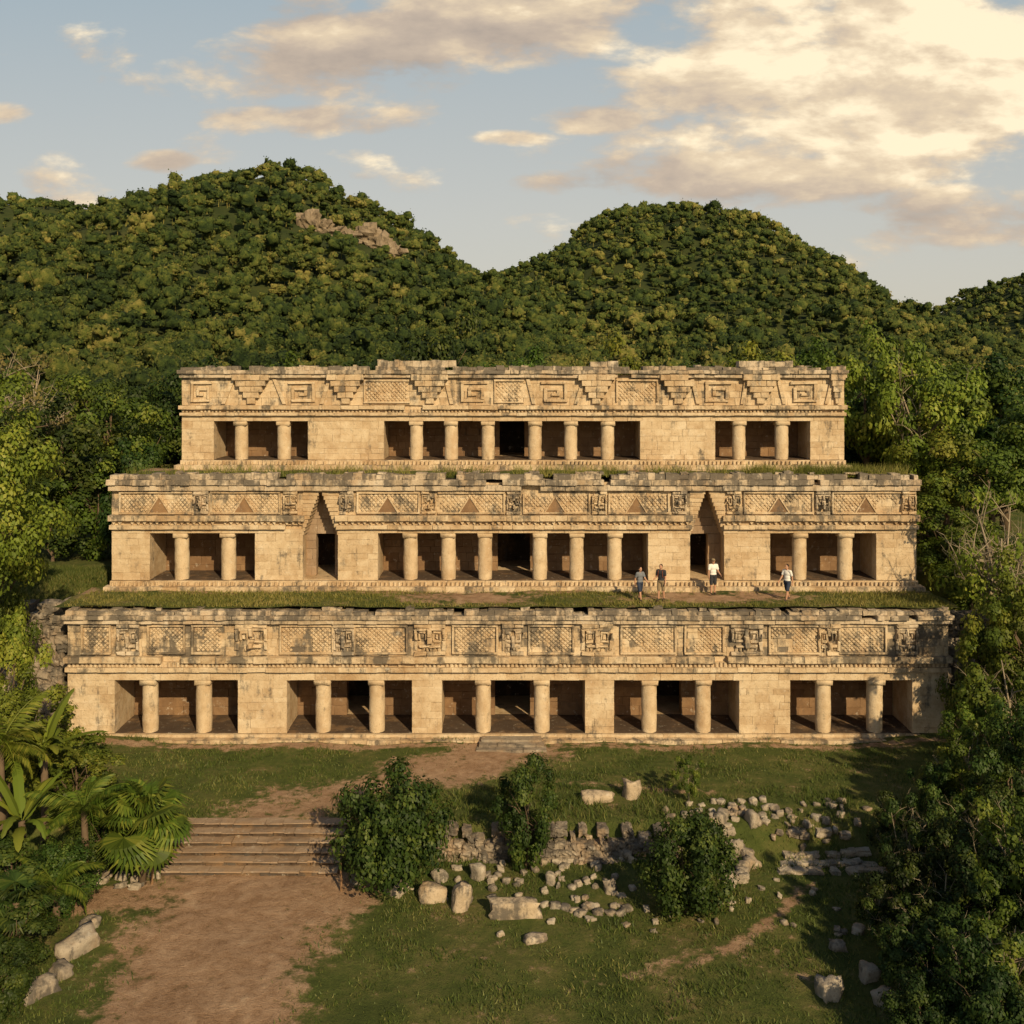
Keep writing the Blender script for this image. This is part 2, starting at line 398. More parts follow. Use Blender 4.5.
def colonnettes(mb,x0,x1,z0,z1,y,r=.085,st=.2,g=.2):
    n=int((x1-x0)/st)
    for i in range(n):
        if rnd.random()<.1: continue
        mb.cyl(x0+(i+.5)*(x1-x0)/n,y,z0+.004,z1-.004,r*rnd.uniform(.8,1.05),None,8,rnd.random(),g)
def dentils(mb,x0,x1,z0,z1,y,st=.3,g=.2):
    n=int((x1-x0)/st); w=(x1-x0)/n
    for i in range(n):
        if rnd.random()<.1: continue
        a=x0+i*w; b=a+w; yb=y+.2; yf=y-rnd.uniform(0,.03)
        vs=[(a+.02,yf,z1),((a+b)/2,yf,z0),(b-.02,yf,z1),(a+.02,yb,z1),((a+b)/2,yb,z0),(b-.02,yb,z1)]
        mb.add(vs,[(0,1,2),(5,4,3),(0,3,4,1),(1,4,5,2),(2,5,3,0)],rnd.random(),g)
def lattice(parent,x0,x1,z0,z1,y,g=.1,frame=True):
    mb=MB(); b=.09
    for (a,c,d,e) in ((x0,x1,z0,z0+b),(x0,x1,z1-b,z1),(x0,x0+b,z0+b,z1-b),(x1-b,x1,z0+b,z1-b)):
        if rnd.random()<.12 or not frame: continue
        mb.block(a,c,y-.13-rnd.uniform(0,.02),y+.05,d,e,None,g+rnd.uniform(0,.4),.015,.014)
    st=.21; nx=max(2,round((x1-x0-2*b)/st)); nz=max(2,round((z1-z0-2*b)/st)); sx=(x1-x0-2*b)/nx; sz=(z1-z0-2*b)/nz
    hx_,hz_=rnd.uniform(x0,x1),rnd.uniform(z0,z1); hr=rnd.choice((0,.3,.4,.5))
    for i in range(2*nx+1):
        for k in range(2*nz+1):
            if (i+k)%2==0 or rnd.random()<.06: continue
            cx=x0+b+i*sx/2+rnd.uniform(-.01,.01); cz=z0+b+k*sz/2+rnd.uniform(-.01,.01); hx=sx*.41; hz=sz*.41
            if math.hypot(cx-hx_,cz-hz_)<hr: continue
            if cx-hx<x0+b*.5 or cx+hx>x1-b*.5 or cz-hz<z0+b*.5 or cz+hz>z1-b*.5: continue
            d=rnd.uniform(.05,.09); q=.55
            o=((-1,0),(0,-1),(1,0),(0,1))
            vs=[(cx+hx*u,y+.05,cz+hz*v) for u,v in o]+[(cx+hx*u,y-d*.5,cz+hz*v) for u,v in o]+[(cx+hx*u*q,y-d,cz+hz*v*q) for u,v in o]
            fs=[(8,9,10,11)]
            for m_ in range(4):
                n_=(m_+1)%4; fs+=[(m_,n_,4+n_,4+m_),(4+m_,4+n_,8+n_,8+m_)]
            mb.add(vs,fs,rnd.uniform(.3,1.),g*rnd.uniform(.4,1.5))
    mb.build('lattice_panel',M['stone'],parent,((x0+x1)/2,y,z0))
def mask(parent,xc,w,z0,z1,y,mat='cornice'):
    mb=MB(); h=z1-z0; lost=rnd.choice((.08,.15,.3))
    def b(u0,u1,v0,v1,d):
        if rnd.random()<lost: return
        d*=rnd.uniform(.8,1.4)
        mb.block(xc+u0*w,xc+u1*w,y-d-rnd.uniform(0,.02),y+.06,z0+v0*h,z0+v1*h,None,rnd.uniform(0,.9),.035,.03)
    b(-.5,-.1,.0,.12,.14); b(-.1,.5,.0,.12,.14); b(-.5,.05,.86,1.,.18); b(.05,.5,.86,1.,.18)
    for i in range(6): b(-.36+i*.12,-.36+i*.12+.09,.12,.24,.11)
    b(-.34,0,.25,.33,.18); b(0,.34,.25,.33,.18)
    for s in (-1,1):
        x=lambda a,c:(min(s*a,s*c),max(s*a,s*c))
        b(*x(.10,.36),.40,.48,.15); b(*x(.10,.36),.68,.76,.15); b(*x(.10,.16),.48,.68,.15); b(*x(.30,.36),.48,.68,.15); b(*x(.18,.28),.51,.65,.13)
        b(*x(.39,.5),.16,.44,.14); b(*x(.40,.5),.46,.82,.17); b(*x(.43,.48),.55,.7,.24)
    b(-.07,.07,.60,.84,.22); b(-.08,.08,.40,.60,.28); b(-.07,.07,.26,.42,.34); b(-.4,0,.77,.84,.17); b(0,.4,.77,.84,.17)
    for i in range(9):
        u=rnd.uniform(-.48,.4); v=rnd.uniform(.05,.85); mb.block(xc+u*w,xc+(u+rnd.uniform(.07,.16))*w,y-rnd.uniform(.05,.11),y+.06,z0+v*h,z0+(v+rnd.uniform(.06,.14))*h,None,rnd.uniform(0,.9),.03,.03)
    mb.build('mask_relief',M[mat],parent,(xc,y,z0))
def fret(parent,xc,w,z0,z1,y,flip=False):
    mb=MB(); h=z1-z0
    for (a,c,b,d) in ((0,.88,1,1),(0,0,.12,.88),(.12,0,.88,.13),(.76,.13,.88,.7),(.28,.57,.76,.7),(.28,.3,.4,.57),(.40,.3,.6,.43)):
        if flip: a,b=1-b,1-a
        mb.block(xc-w/2+a*w,xc-w/2+b*w,y-.13-rnd.uniform(0,.04),y+.05,z0+c*h,z0+d*h,None,rnd.uniform(0,.6),.02,.016)
    mb.build('fret_relief',M['stone'],parent,(xc,y,z0))
def stepped(parent,xc,w,z0,z1,y,n=4):
    mb=MB(); h=(z1-z0)/n
    for i in range(n):
        hw=w/2*(i+1.2)/(n+.2); k=max(1,round(2*hw/.5)); q=2*hw/k
        for m_ in range(k):
            if rnd.random()<.05: continue
            mb.block(xc-hw+m_*q+.004,xc-hw+(m_+1)*q-.004,y-.18-.05*i-rnd.uniform(0,.04),y+.05,z0+i*h+.005,z0+(i+1)*h-.005,None,rnd.uniform(.0,.8),.02,.016)
    mb.build('stepped_relief',M['stone'],parent,(xc,y,z0))
def slope_band(parent,xa,xb,z0,z1,y):
    mb=MB(); n=4; t=.2
    for i in range(n):
        u0,u1=i/n,(i+.97)/n; p=[(xa+(xb-xa)*u0,z0+(z1-z0)*u0),(xa+(xb-xa)*u0+t,z0+(z1-z0)*u0),(xa+(xb-xa)*u1+t,z0+(z1-z0)*u1),(xa+(xb-xa)*u1,z0+(z1-z0)*u1)]
        d=.11+rnd.uniform(0,.03); vs=[(a,y-d,b) for a,b in p]+[(a,y+.05,b) for a,b in p]
        mb.add(vs,[(0,1,2,3),(7,6,5,4)]+[(k,4+k,4+(k+1)%4,(k+1)%4) for k in range(4)],rnd.random(),rnd.uniform(0,.5))
    mb.build('sloping_band',M['stone'],parent,((xa+xb)/2,y,z0))
def tri(parent,xc,w,z0,z1,y):
    def prism(mb,pts,yf,yb,t,g=0.):
        n=len(pts); vs=[(p[0],yf,p[1]) for p in pts]+[(p[0],yb,p[1]) for p in pts]
        mb.add(vs,[tuple(range(n)),tuple(range(2*n-1,n-1,-1))]+[(i,n+i,n+(i+1)%n,(i+1)%n) for i in range(n)],t,g)
    mb=MB(); prism(mb,[(xc-w/2,z0),(xc+w/2,z0),(xc,z1)],y-.095,y+.04,.3,.4); mb.build('niche_infill',M['inner'],parent,(xc,y,z0))  # darkened flat infill; colour stands in for a recess's shade
    mb=MB(); k=.07; n=5
    for s in (-1,1):
        for i in range(n):
            t0,t1=i/n,(i+.94)/n; a=(xc+s*w/2*(1-t0),z0+(z1-z0)*t0); b=(xc+s*w/2*(1-t1),z0+(z1-z0)*t1)
            p=[a,(a[0]+s*k,a[1]),(b[0]+s*k,b[1]),b]
            if s<0: p=p[::-1]
            prism(mb,p,y-.14-rnd.uniform(0,.01),y+.03,rnd.random())
    mb.build('triangular_niche',M['stone'],parent,(xc,y,z0))
def lathe_column(r,h):
    mb=MB(); seg=20; prof=[]; n=14
    for i in range(n+1):
        t=i/n; rr=r*(1+.05*math.sin(t*math.pi)); prof.append((rr,t*h))
    vs=[];fs=[]
    for k,(rr,z) in enumerate(prof):
        for i in range(seg):
            a=2*math.pi*i/seg; q=rr*(1+.06*mnoise.noise((math.cos(a)*1.7,math.sin(a)*1.7,z*1.8+r*40)))
            if k in (5,10): q*=.965
            vs.append((q*math.cos(a),q*math.sin(a),z))
    for k in range(n):
        for i in range(seg):
            m_=(i+1)%seg; fs.append((k*seg+i,k*seg+m_,(k+1)*seg+m_,(k+1)*seg+i))
    mb.add(vs,fs,.72,-.1); return mb
def columns(parent,xs,Y,zf,zl,r=.345):
    cap=.24; protos=[]
    for k in range(2):
        mb=lathe_column(r*(1+.03*k),zl-zf-cap)
        mb.block(-r*1.08,r*1.08,-r*1.06,r*1.06,zl-zf-cap,zl-zf-.006,.65,.1,.03,.018)
        protos.append(mb.mesh('column',M['stone']))
        for p in protos[-1].polygons: p.use_smooth=len(p.vertices)==4 and abs(p.normal.z)<.2
    for i,x in enumerate(xs):
        o=link(bpy.data.objects.new('column',protos[i%2]),parent,(x,Y+.36,zf)); o.rotation_euler=(0,0,rnd.choice((0,1.5708,3.14159)))
def storey(lab,Y,xe,ops,z,doors,arches=(),inner=2.5,fg=.1,raised=()):
    zb,zf,zl,zc0,zc1,zfr,zt=z
    X=lambda p: wx(p,Y)
    x0,x1=X(xe[0]),X(xe[1]); ops=[(X(a),X(b),[X(c) for c in cs]) for a,b,cs in ops]; arches=[(X(a),X(b),wz(ap,Y),X(d0),X(d1)) for a,b,ap,d0,d1 in arches]
    runs=[];c=x0
    for a in arches: runs.append((c,a[0])); c=a[1]
    runs.append((c,x1))
    holes=sorted([(a,b) for a,b,_ in ops]+[(a[0],a[1]) for a in arches])
    piers=[];c=x0
    for a,b in holes: piers.append((c,a)); c=b
    piers.append((c,x1))
    W=MB()
    for a,b in piers:
        courses(W,a,b,zf,zl,Y,.62,.36,(.3,.95),.018,gap=.002,tb=.6,vj=.008,g=.15,c=.007)
        W.box(a+.05,b-.05,Y+.08,Y+inner+.62,zf+.02,zl-.01,.3)
    for a,b in runs:
        courses(W,a,b,zl,zc0,Y-.02,.6,.4,(.7,1.5),.02,tb=.6)
        W.box(a+.03,b-.03,Y+.1,Y+8,zl+.05,zt-.45,.4)
    st=W.build('storey',M['stone'],palace,(0,Y,zb)); st['label']=lab
    P=MB(); courses(P,x0-.25,x1+.25,zb-.25,zb+(zf-zb)*.5,Y-.5,.6,.3,(.5,1.1),.05,g=.6,vj=.02)
    courses(P,x0-.05,x1+.05,zb+(zf-zb)*.5,zf-.02,Y-.12,.7,.3,(.5,1.1),.03,g=.3)
    if zb>1: colonnettes(P,x0,x1,zb+(zf-zb)*.45,zf-.06,Y-.2,.07,.22)
    P.box(x0+.02,x1-.02,Y+.3,Y+8,zb-.2,zf,.2); P.build('plinth',M['stone'],st,(0,Y,zb))
    d=(zc1-zc0)
    for a,b in runs:
        Cn=MB(); courses(Cn,a-.06,b+.06,zc0,zc0+d*.3,Y-.2,.6,.3,(.45,1.),.03,g=.4,vj=.014,miss=.01)
        Cn.box(a,b,Y-.02,Y+.5,zc0+d*.28,zc0+d*.62,.2,.2)
        if zb<1 or zb>11: colonnettes(Cn,a,b,zc0+d*.31,zc0+d*.6,Y-.06)
        else: dentils(Cn,a,b,zc0+d*.31,zc0+d*.6,Y-.13)
        courses(Cn,a-.1,b+.1,zc0+d*.6,zc1,Y-.26,.7,.3,(.45,1.),.045,g=.3+fg*.6,miss=.02,vj=.018)
        Cn.build('medial_cornice',M['stone'],st,((a+b)/2,Y,zc0))
        Fz=MB(); courses(Fz,a,b,zc1,zfr,Y,.5,.36,(.3,.75),.03,g=fg,vj=.010)
        Fz.build('frieze',M['stone'],st,((a+b)/2,Y,zc1))
    T=MB(); d=zt-zfr
    courses(T,x0-.08,x1+.08,zfr,zfr+d*.34,Y-.24,.8,.3,(.4,1.),.05,g=.35,vj=.016,miss=.02)
    courses(T,x0-.14,x1+.14,zfr+d*.34,zfr+d*.66,Y-.34,.9,.3,(.3,.9),.07,g=.8,vj=.02,miss=.03)
    courses(T,x0,x1,zfr+d*.66,zt,Y-.18,.7,.3,(.25,.7),.08,g=1.,rag=.07,miss=.06,vj=.024)
    courses(T,x0,x1,zt-.05,zt+.07,Y+.1,.45,.25,(.2,.5),.2,g=.9,rag=.06,miss=.84,vj=.03)
    for a,b,h in raised: courses(T,X(a),X(b),zt-.04,zt+h,Y-.12,.6,.26,(.25,.6),.08,g=.6,rag=.06,miss=.03,vj=.022)
    T.build('upper_cornice',M['cornice'],st,(0,Y,zfr))
    for a,b,cs in ops:
        columns(st,cs,Y,zf,zl)
        B=MB(); yb=Y+inner; c=a-.04; dd=[(X(p),X(q)) for p,q in doors if a<X((p+q)/2)<b]
        for p,q in dd: 
            courses(B,c,p,zf,zf+2.,yb,.5,.42,(.4,.9),.02); courses(B,p-.1,q+.1,zf+2.,zf+2.25,yb-.02,.5,.3,(1.5,2.5),.02); c=q
        courses(B,c,b+.04,zf,zf+2.,yb,.5,.42,(.4,.9),.02)
        courses(B,a-.04,b+.04,zf+2.25 if dd else zf+2.,zl+.04,yb,.5,.3,(.4,.9),.02)
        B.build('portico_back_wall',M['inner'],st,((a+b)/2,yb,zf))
        fl=MB(); fl.box(a-.03,b+.03,Y+.05,yb+.1,zf-.1,zf+.012,.2); fl.build('portico_floor',M['stair'],st,((a+b)/2,Y,zf))  # floor in darkened stone; painted shade subdues the sunlit patch
        for p,q in dd:
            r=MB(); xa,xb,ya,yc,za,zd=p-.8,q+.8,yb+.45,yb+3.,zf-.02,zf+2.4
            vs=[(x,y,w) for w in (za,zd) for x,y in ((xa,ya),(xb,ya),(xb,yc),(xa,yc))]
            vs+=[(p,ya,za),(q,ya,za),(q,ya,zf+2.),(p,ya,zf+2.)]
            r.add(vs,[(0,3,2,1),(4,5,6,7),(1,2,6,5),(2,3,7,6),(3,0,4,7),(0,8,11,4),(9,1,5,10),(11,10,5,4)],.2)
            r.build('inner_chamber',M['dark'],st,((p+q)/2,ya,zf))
    for xa,xb,za,d0,d1 in arches:
        A=MB(); xm=(xa+xb)/2; zs=zl-.1; n=11; ztop=zfr
        yb=Y+1.15
        for i in range(n):
            q0=zs+(za-zs)*i/n; q1=zs+(za-zs)*(i+1)/n; t=(i+.6)/n; hw=(xb-xa)/2*(1-t*.93)
            for s in (-1,1):
                e0,e1=(xa-.02,xm-hw) if s<0 else (xm+hw,xb+.02)
                A.block(e0,e1,Y-.03-rnd.uniform(0,.03),yb,q0+.004,q1-.004,None,.1,.02,.01)
        courses(A,xa-.02,xb+.02,za,ztop,Y-.03,1.1,.3,(.5,.9),.03,g=.2)
        A.build('corbel_arch',M['stone'],st,(xm,Y,zf))
        A=MB(); zd=zf+2.15
        courses(A,xa-.1,d0,zf,zd,yb,.5,.42,(.3,.6),.02); courses(A,d1,xb+.1,zf,zd,yb,.5,.42,(.3,.6),.02)
        courses(A,xa-.1,xb+.1,zd,za+.1,yb,.5,.4,(.5,1.),.02)
        A.build('arch_back_wall',M['tread'],st,(xm,yb,zf))
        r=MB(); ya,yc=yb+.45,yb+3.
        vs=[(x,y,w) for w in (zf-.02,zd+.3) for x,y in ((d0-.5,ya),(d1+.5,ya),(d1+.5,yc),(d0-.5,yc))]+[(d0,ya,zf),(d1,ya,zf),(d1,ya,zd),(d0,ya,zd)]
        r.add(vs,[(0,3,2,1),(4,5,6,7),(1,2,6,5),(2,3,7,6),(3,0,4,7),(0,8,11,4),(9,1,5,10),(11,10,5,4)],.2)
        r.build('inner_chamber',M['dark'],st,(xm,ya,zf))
    return st,X
Y1,Y2,Y3=46.,50.,54.3
s1,X=storey('lowest storey with five column porticoes and blackened cornice',Y1,(68,948),[(115,238,(148,202)),(287,412,(322,376)),(442,585,(483,542)),(614,739,(650,704)),(790,912,(825,877))],
  (-.05,.28,2.73,3.14,3.86,5.38,5.98),[(338,366),(494,531),(660,690)],fg=1.0)
z0,z1=3.95,5.3
for a,b in ((82,112),(148,186),(192,224),(280,334),(354,408),(452,498),(528,574),(620,676),(684,724),(768,820),(838,886)): lattice(s1,X(a),X(b),z0,z1,Y1,.6)
for i,p in enumerate((129,252,344,430,513,597,746,828,906)): mask(s1,X(p),1.45 if p in (252,430,597,746) else 1.0,z0-.05,z1+.08,Y1,'stone' if i%2 else 'cornice')
s2,X=storey('middle storey with two corbel arches and triangular niches',Y2,(112,916),[(150,255,(180,227)),(378,648,(410,448,485,540,577,615)),(770,876,(801,847))],
  (6.05,6.55,8.91,9.12,9.82,11.06,11.9),[(497,531)],[(303,338,492,312,331),(690,724,490,693,712)],fg=.7)
z0,z1=9.88,11.
for p in (160,245,388,470,555,636,778,865): tri(s2,X(p),1.0,z0+.06,z0+.84,Y2)
for a,b in ((120,193),(211,281),(357,420),(438,505),(523,590),(608,669),(743,813),(831,900)):
    lattice(s2,X(a),X(b),z0,z1,Y2,.4)
for i,p in enumerate((202,291,347,429,514,599,679,733,822,908)): mask(s2,X(p),.72,z0,z1+.03,Y2,'stone' if i%2 else 'cornice')
s3,X=storey('top storey with fret and stepped frieze',Y3,(182,844),[(214,308,(240,283)),(384,640,(416,451,488,535,571,608)),(715,810,(740,783))],
  (11.75,12.25,14.36,14.66,15.22,16.72,17.34),[(499,525)],fg=.5,raised=((378,456,.34),(590,618,.26),(738,792,.32),(300,318,.1)))
z0,z1=15.3,16.65
for i,p in enumerate((202,302,474,554,718,803)): fret(s3,X(p),1.45 if i else 1.15,z0+.1,z1-.14,Y3,i%2==1)
for p in (252,346,430,596,678,760,836): stepped(s3,X(p),2.0 if p!=836 else .8,z0,z1+.25,Y3,5)
for a,b in ((222,232),(283,273),(320,328),(450,444),(532,526),(574,582),(696,690),(740,744),(782,776),(824,830)): slope_band(s3,X(a),X(b),z0,z1,Y3)
for a,b in ((364,410),(494,524),(616,658)): lattice(s3,X(a),X(b),z0+.03,z1-.03,Y3,.3)
def terr(name,x0,x1,y0,y1,z,lab):
    xs=np.linspace(x0,x1,int((x1-x0)/.25)); ys=np.linspace(y0,y1,18)
    def fz(X,Y): return z+.05*np.sin(X*1.7+np.sin(Y*3))*np.sin(Y*2.3+X)+.04*np.sin(X*.6)
    def df(X,Y): return np.maximum(.95*np.exp(-((X+2)/4.)**2-((Y-48)/1.5)**2),np.maximum(1.*np.exp(-((X-10)/5.)**2-((Y-48.2)/1.4)**2),.6*sst(.9,.3,np.abs(Y-y1+.8))))
    me=grid_mesh(name,xs,ys,fz,M['ground'],df); V=np.empty(len(me.vertices)*3); me.vertices.foreach_get('co',V)
    V=V.reshape(-1,3)-np.array([0,y0,z]); me.vertices.foreach_set('co',V.ravel())
    o=link(bpy.data.objects.new(name,me),palace,(0,y0,z)); o['label']=lab
terr('terrace',-21.3,20.8,46.1,50.4,6.08,'grassy earth terrace on top of the lowest storey')
terr('terrace',-20,20.2,50.2,54.6,11.72,'narrow earth ledge on top of the middle storey')
for k in range(3):
    mb=MB(); courses(mb,-1.6+k*.1,1.55-k*.1,-.3,.06+.1*k,44.5+.36*k,.5,.4,(.5,1.),.05,vj=.02); mb.build('doorstep',M['wall'],palace,(0,44.5+.36*k,-.1))

# ------------------------------------------------------------ stairs, ruined walls, stones
stw=empty('stone_stairway','wide brown stone stairway of six steps climbing from the red earth path','stairway',(-9.25,35.3,-1))
for k in range(6):
    y=35.3+k*.37; z=-1+k*.178; xa,xb=-12.35+rnd.uniform(-.12,.12),-6.2+rnd.uniform(-.12,.12)
    mb=MB(); courses(mb,xa,xb,z-.12,z+.115,y+.08,.42,.4,(.3,.9),.04,g=.5,vj=.022,c=.03)
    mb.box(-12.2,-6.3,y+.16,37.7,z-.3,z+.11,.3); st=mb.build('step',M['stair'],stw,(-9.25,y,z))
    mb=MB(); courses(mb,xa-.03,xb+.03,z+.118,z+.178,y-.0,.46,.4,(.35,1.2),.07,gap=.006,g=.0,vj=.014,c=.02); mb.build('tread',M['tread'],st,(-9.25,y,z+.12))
def rock_arrays(seed,dims,box=.6,amp=.16,base=None):
    base=CS4 if base is None else base
    V=base[0]; S=nrmz(V); P=(V*box+S*(1-box)*1.15)
    o=[]
    for v in P:
        v=Vector(v); n=mnoise.noise(v*.9+Vector((seed*7.1,seed*3.3,0)))+.5*mnoise.noise(v*2.3+Vector((0,seed*5.7,seed)))
        o.append(v*(1+amp*n))
    return np.array(o)*np.array(dims)/2
rock_protos=[]
for k in range(14):
    V=rock_arrays(k,(1,1,1),rnd.uniform(.5,.92),rnd.uniform(.28,.5),CS4)
    me=np_mesh('stone_block',V,CS4[1],np.full(len(V),rnd.random()),M['rubble'],{'grime':np.full(len(V),rnd.uniform(-.4,.8))},False); rock_protos.append(me)
def rock(x,y,dims,label,name='stone_block',cat='stone',group=None,rz=None,tilt=.25,k=None,sink=.32):
    o=bpy.data.objects.new(name,rock_protos[rnd.randrange(14) if k is None else k])
    link(o,None,(x,y,ghs(x,y)+dims[2]*(.5-sink))); o.scale=dims
    o.rotation_euler=(rnd.uniform(-tilt,tilt),rnd.uniform(-tilt,tilt),rnd.uniform(0,6.28) if rz is None else rz)
    return tag(o,label,cat,group)
def rpx(px,py,w,h,d,label,low=True,**k):
    z=-1 if low else 0; Y=gY(py,z); s=Y/F
    return rock(wx(px,Y),Y,(w*s,d,h*s*.95),label,**k)
def stack(name,label,x0,x1,y,z0,z1,dep,mat,size=.34,cat='ruined wall',lean=.12,fall=.35):
    mb=MB(); z=z0
    while z<z1:
        h=size*rnd.uniform(.7,1.1); x=x0+rnd.uniform(-.2,.1)
        while x<x1:
            w=size*rnd.uniform(.7,1.9)
            if not(z>z1-size*2.2 and rnd.random()<fall):
                V=rock_arrays(rnd.random()*50,(w*1.08,dep,h*1.15),.7,.35)+np.array([x+w/2,y+rnd.uniform(-.12,.12)+(z-z0)*lean,z+h/2+rnd.uniform(-.04,.04)])
                mb.add(V.tolist(),CS4[1].tolist(),rnd.random(),rnd.uniform(-.2,1.))
            x+=w
        z+=h*.92
    o=mb.build(name,mat,None,((x0+x1)/2,y,z0),False); return tag(o,label,cat)
stack('ruined_wall','low dry-stone retaining wall of rough dark rubble between the two central bushes and the grass',-2.6,6.0,36.65,-1.1,-.15,.7,M['wall'],.23,lean=.4,fall=.55)
stack('ruined_wall','tall grey ruined stone wall at the left end of the lowest storey',-24.6,-21.2,47.,-.2,5.9,1.2,M['wall'],.42)
stack('ruined_wall','collapsed stone wall at the right end of the lowest storey',20.1,22.6,46.6,-.2,5.5,1.,M['wall'],.42)
bs=empty('broken_steps','broken low stone steps on the right of the rubble field','steps',(11.4,36.,-1))
for k in range(4):
    mb=MB(); x=9.5+.25*k
    while x<13.1-.2*k:
        w=rnd.uniform(.3,.65)
        yk=35.6+k*.5+rnd.uniform(-.12,.12); V=rock_arrays(rnd.random()*50,(w*1.04,.4,.24),.75,.38)+np.array([x+w/2,yk,ghs(x,yk)+.0]); mb.add(V.tolist(),CS4[1].tolist(),rnd.random(),rnd.uniform(-.4,.6))
        x+=w+(.3 if rnd.random()<.25 else 0)
    mb.build('step',M['rubble'],bs,(11.4,35.6+k*.5,-1+k*.27),False)
PS=M['cornice']
def pale(o): o.material_slots[0].link='OBJECT'; o.material_slots[0].material=PS
pale(rpx(597,801,30,13,.5,'long pale block lying on the grass beyond the rubble wall',False,rz=.1,k=1,tilt=.05,sink=.2))
pale(rpx(632,797,15,21,.5,'short upright stone standing on the upper lawn',False,rz=.3,k=2,tilt=.06,sink=.2))
pale(rpx(433,898,26,20,.55,'squat pale block left of the upright stone below the round bush',rz=.2,k=3,sink=.2))
pale(rpx(461,908,17,33,.45,'tall upright pale stone standing in the grass below the wall',rz=.2,k=4,tilt=.08,sink=.2))
pale(rpx(515,915,44,19,.55,'long pale block lying in the middle of the lower lawn',rz=.05,k=5,tilt=.04,sink=.2))
pale(rpx(535,940,24,9,.4,'flat stone lying alone nearest the camera on the lower lawn',rz=.4,k=6))
rpx(395,891,22,16,.5,'grey stone at the foot of the large round bush',k=7)
rpx(362,882,18,14,.4,'brown-grey stone between the stairway and the large bush',k=8)
rpx(478,878,15,18,.35,'small upright stone just above and right of the tall upright stone',k=9,tilt=.1,sink=.2)
rpx(440,879,14,13,.4,'small pale stone directly behind the squat block',k=0)
rpx(551,884,9,14,.25,'little upright stone in the grass below the middle of the rubble wall',k=4,tilt=.15,sink=.2)
rpx(610,890,11,15,.3,'little upright stone left of the small round dark bush',k=2,tilt=.2,sink=.2)
rpx(38,995,36,22,.6,'large pale angular block at the lower left edge',rz=.9,k=8,tilt=.2)
rpx(78,952,40,26,.6,'tilted pale slab in the left rock row',rz=.95,k=9,tilt=.3)
rpx(62,974,22,17,.5,'small grey stone wedged between the two left blocks',k=3,tilt=.3)
rpx(90,928,18,15,.4,'small grey stone at the far end of the left rock row',k=4)
rpx(828,996,18,27,.5,'upright pale boulder at the lower right of the lawn',rz=.3,k=10)
rpx(868,976,16,21,.45,'grey boulder behind the upright boulder at lower right',k=11)
rpx(886,1004,20,21,.5,'pale boulder under the right-hand shrubs near the bottom corner',k=7)
rpx(838,948,15,11,.4,'low flat stone beside the small footpath at right',k=8)
rpx(858,932,12,10,.35,'small dark stone at the edge of the right-hand shrubs',k=9)
for i in range(9): rpx(553+i*9.5+rnd.uniform(-3,3),911+rnd.uniform(-4,4),rnd.uniform(6,11),rnd.uniform(4,8),.35,'small stone in the short row of stones on the lower lawn',group='row of small stones on the lower lawn')
for i in range(24):
    rpx(rnd.gauss(732,13),rnd.uniform(846,886),rnd.uniform(7,17),rnd.uniform(7,16),.4,'pale rubble stone heaped beside the small round bush',group='rubble heap beside the round bush',cat='rubble stone')
for i in range(80):
    px=rnd.gauss(768,58); py=rnd.uniform(797,848)
    if 655<px<872: rpx(px,py+3,rnd.uniform(3,9),rnd.uniform(3,8),.26,'small pale stone strewn over the rubble field right of the sapling',py>832,group='stones of the rubble field',cat='rubble stone')
for i in range(75):
    px=rnd.gauss(555,62); py=rnd.gauss(880,20)
    if py>850: rpx(px,py,rnd.uniform(3,9),rnd.uniform(3,8),.22,'small stone scattered in the grass below the rubble wall',group='small stones below the rubble wall',cat='rubble stone')
for i in range(24):
    px=rnd.uniform(650,850); py=rnd.uniform(880,935); rpx(px,py,rnd.uniform(3,7),rnd.uniform(3,6),.2,'small stone scattered on the lawn right of the round bush',group='small stones right of the round bush',cat='rubble stone')
for i in range(20):
    rpx(rnd.uniform(60,160),rnd.uniform(872,890),rnd.uniform(5,11),rnd.uniform(4,9),.3,'small stone along the bank left of the stairway',group='stones left of the stairway',cat='rubble stone')
for px,py,h,lb in ((341,892,1.0,'thin wooden stake at the right foot of the stairway'),(152,884,.9,'thin wooden stake at the left foot of the stairway')):
    Y=gY(py,-1); mb=MB(); x=wx(px,Y); mb.tube([(x,Y,-1.2),(x+.02,Y,-1+h*.5),(x-.01,Y,-1+h)],[.045,.042,.035],7); tag(mb.build('wooden_stake',M['wood'],None,(x,Y,-1)),lb,'stake')

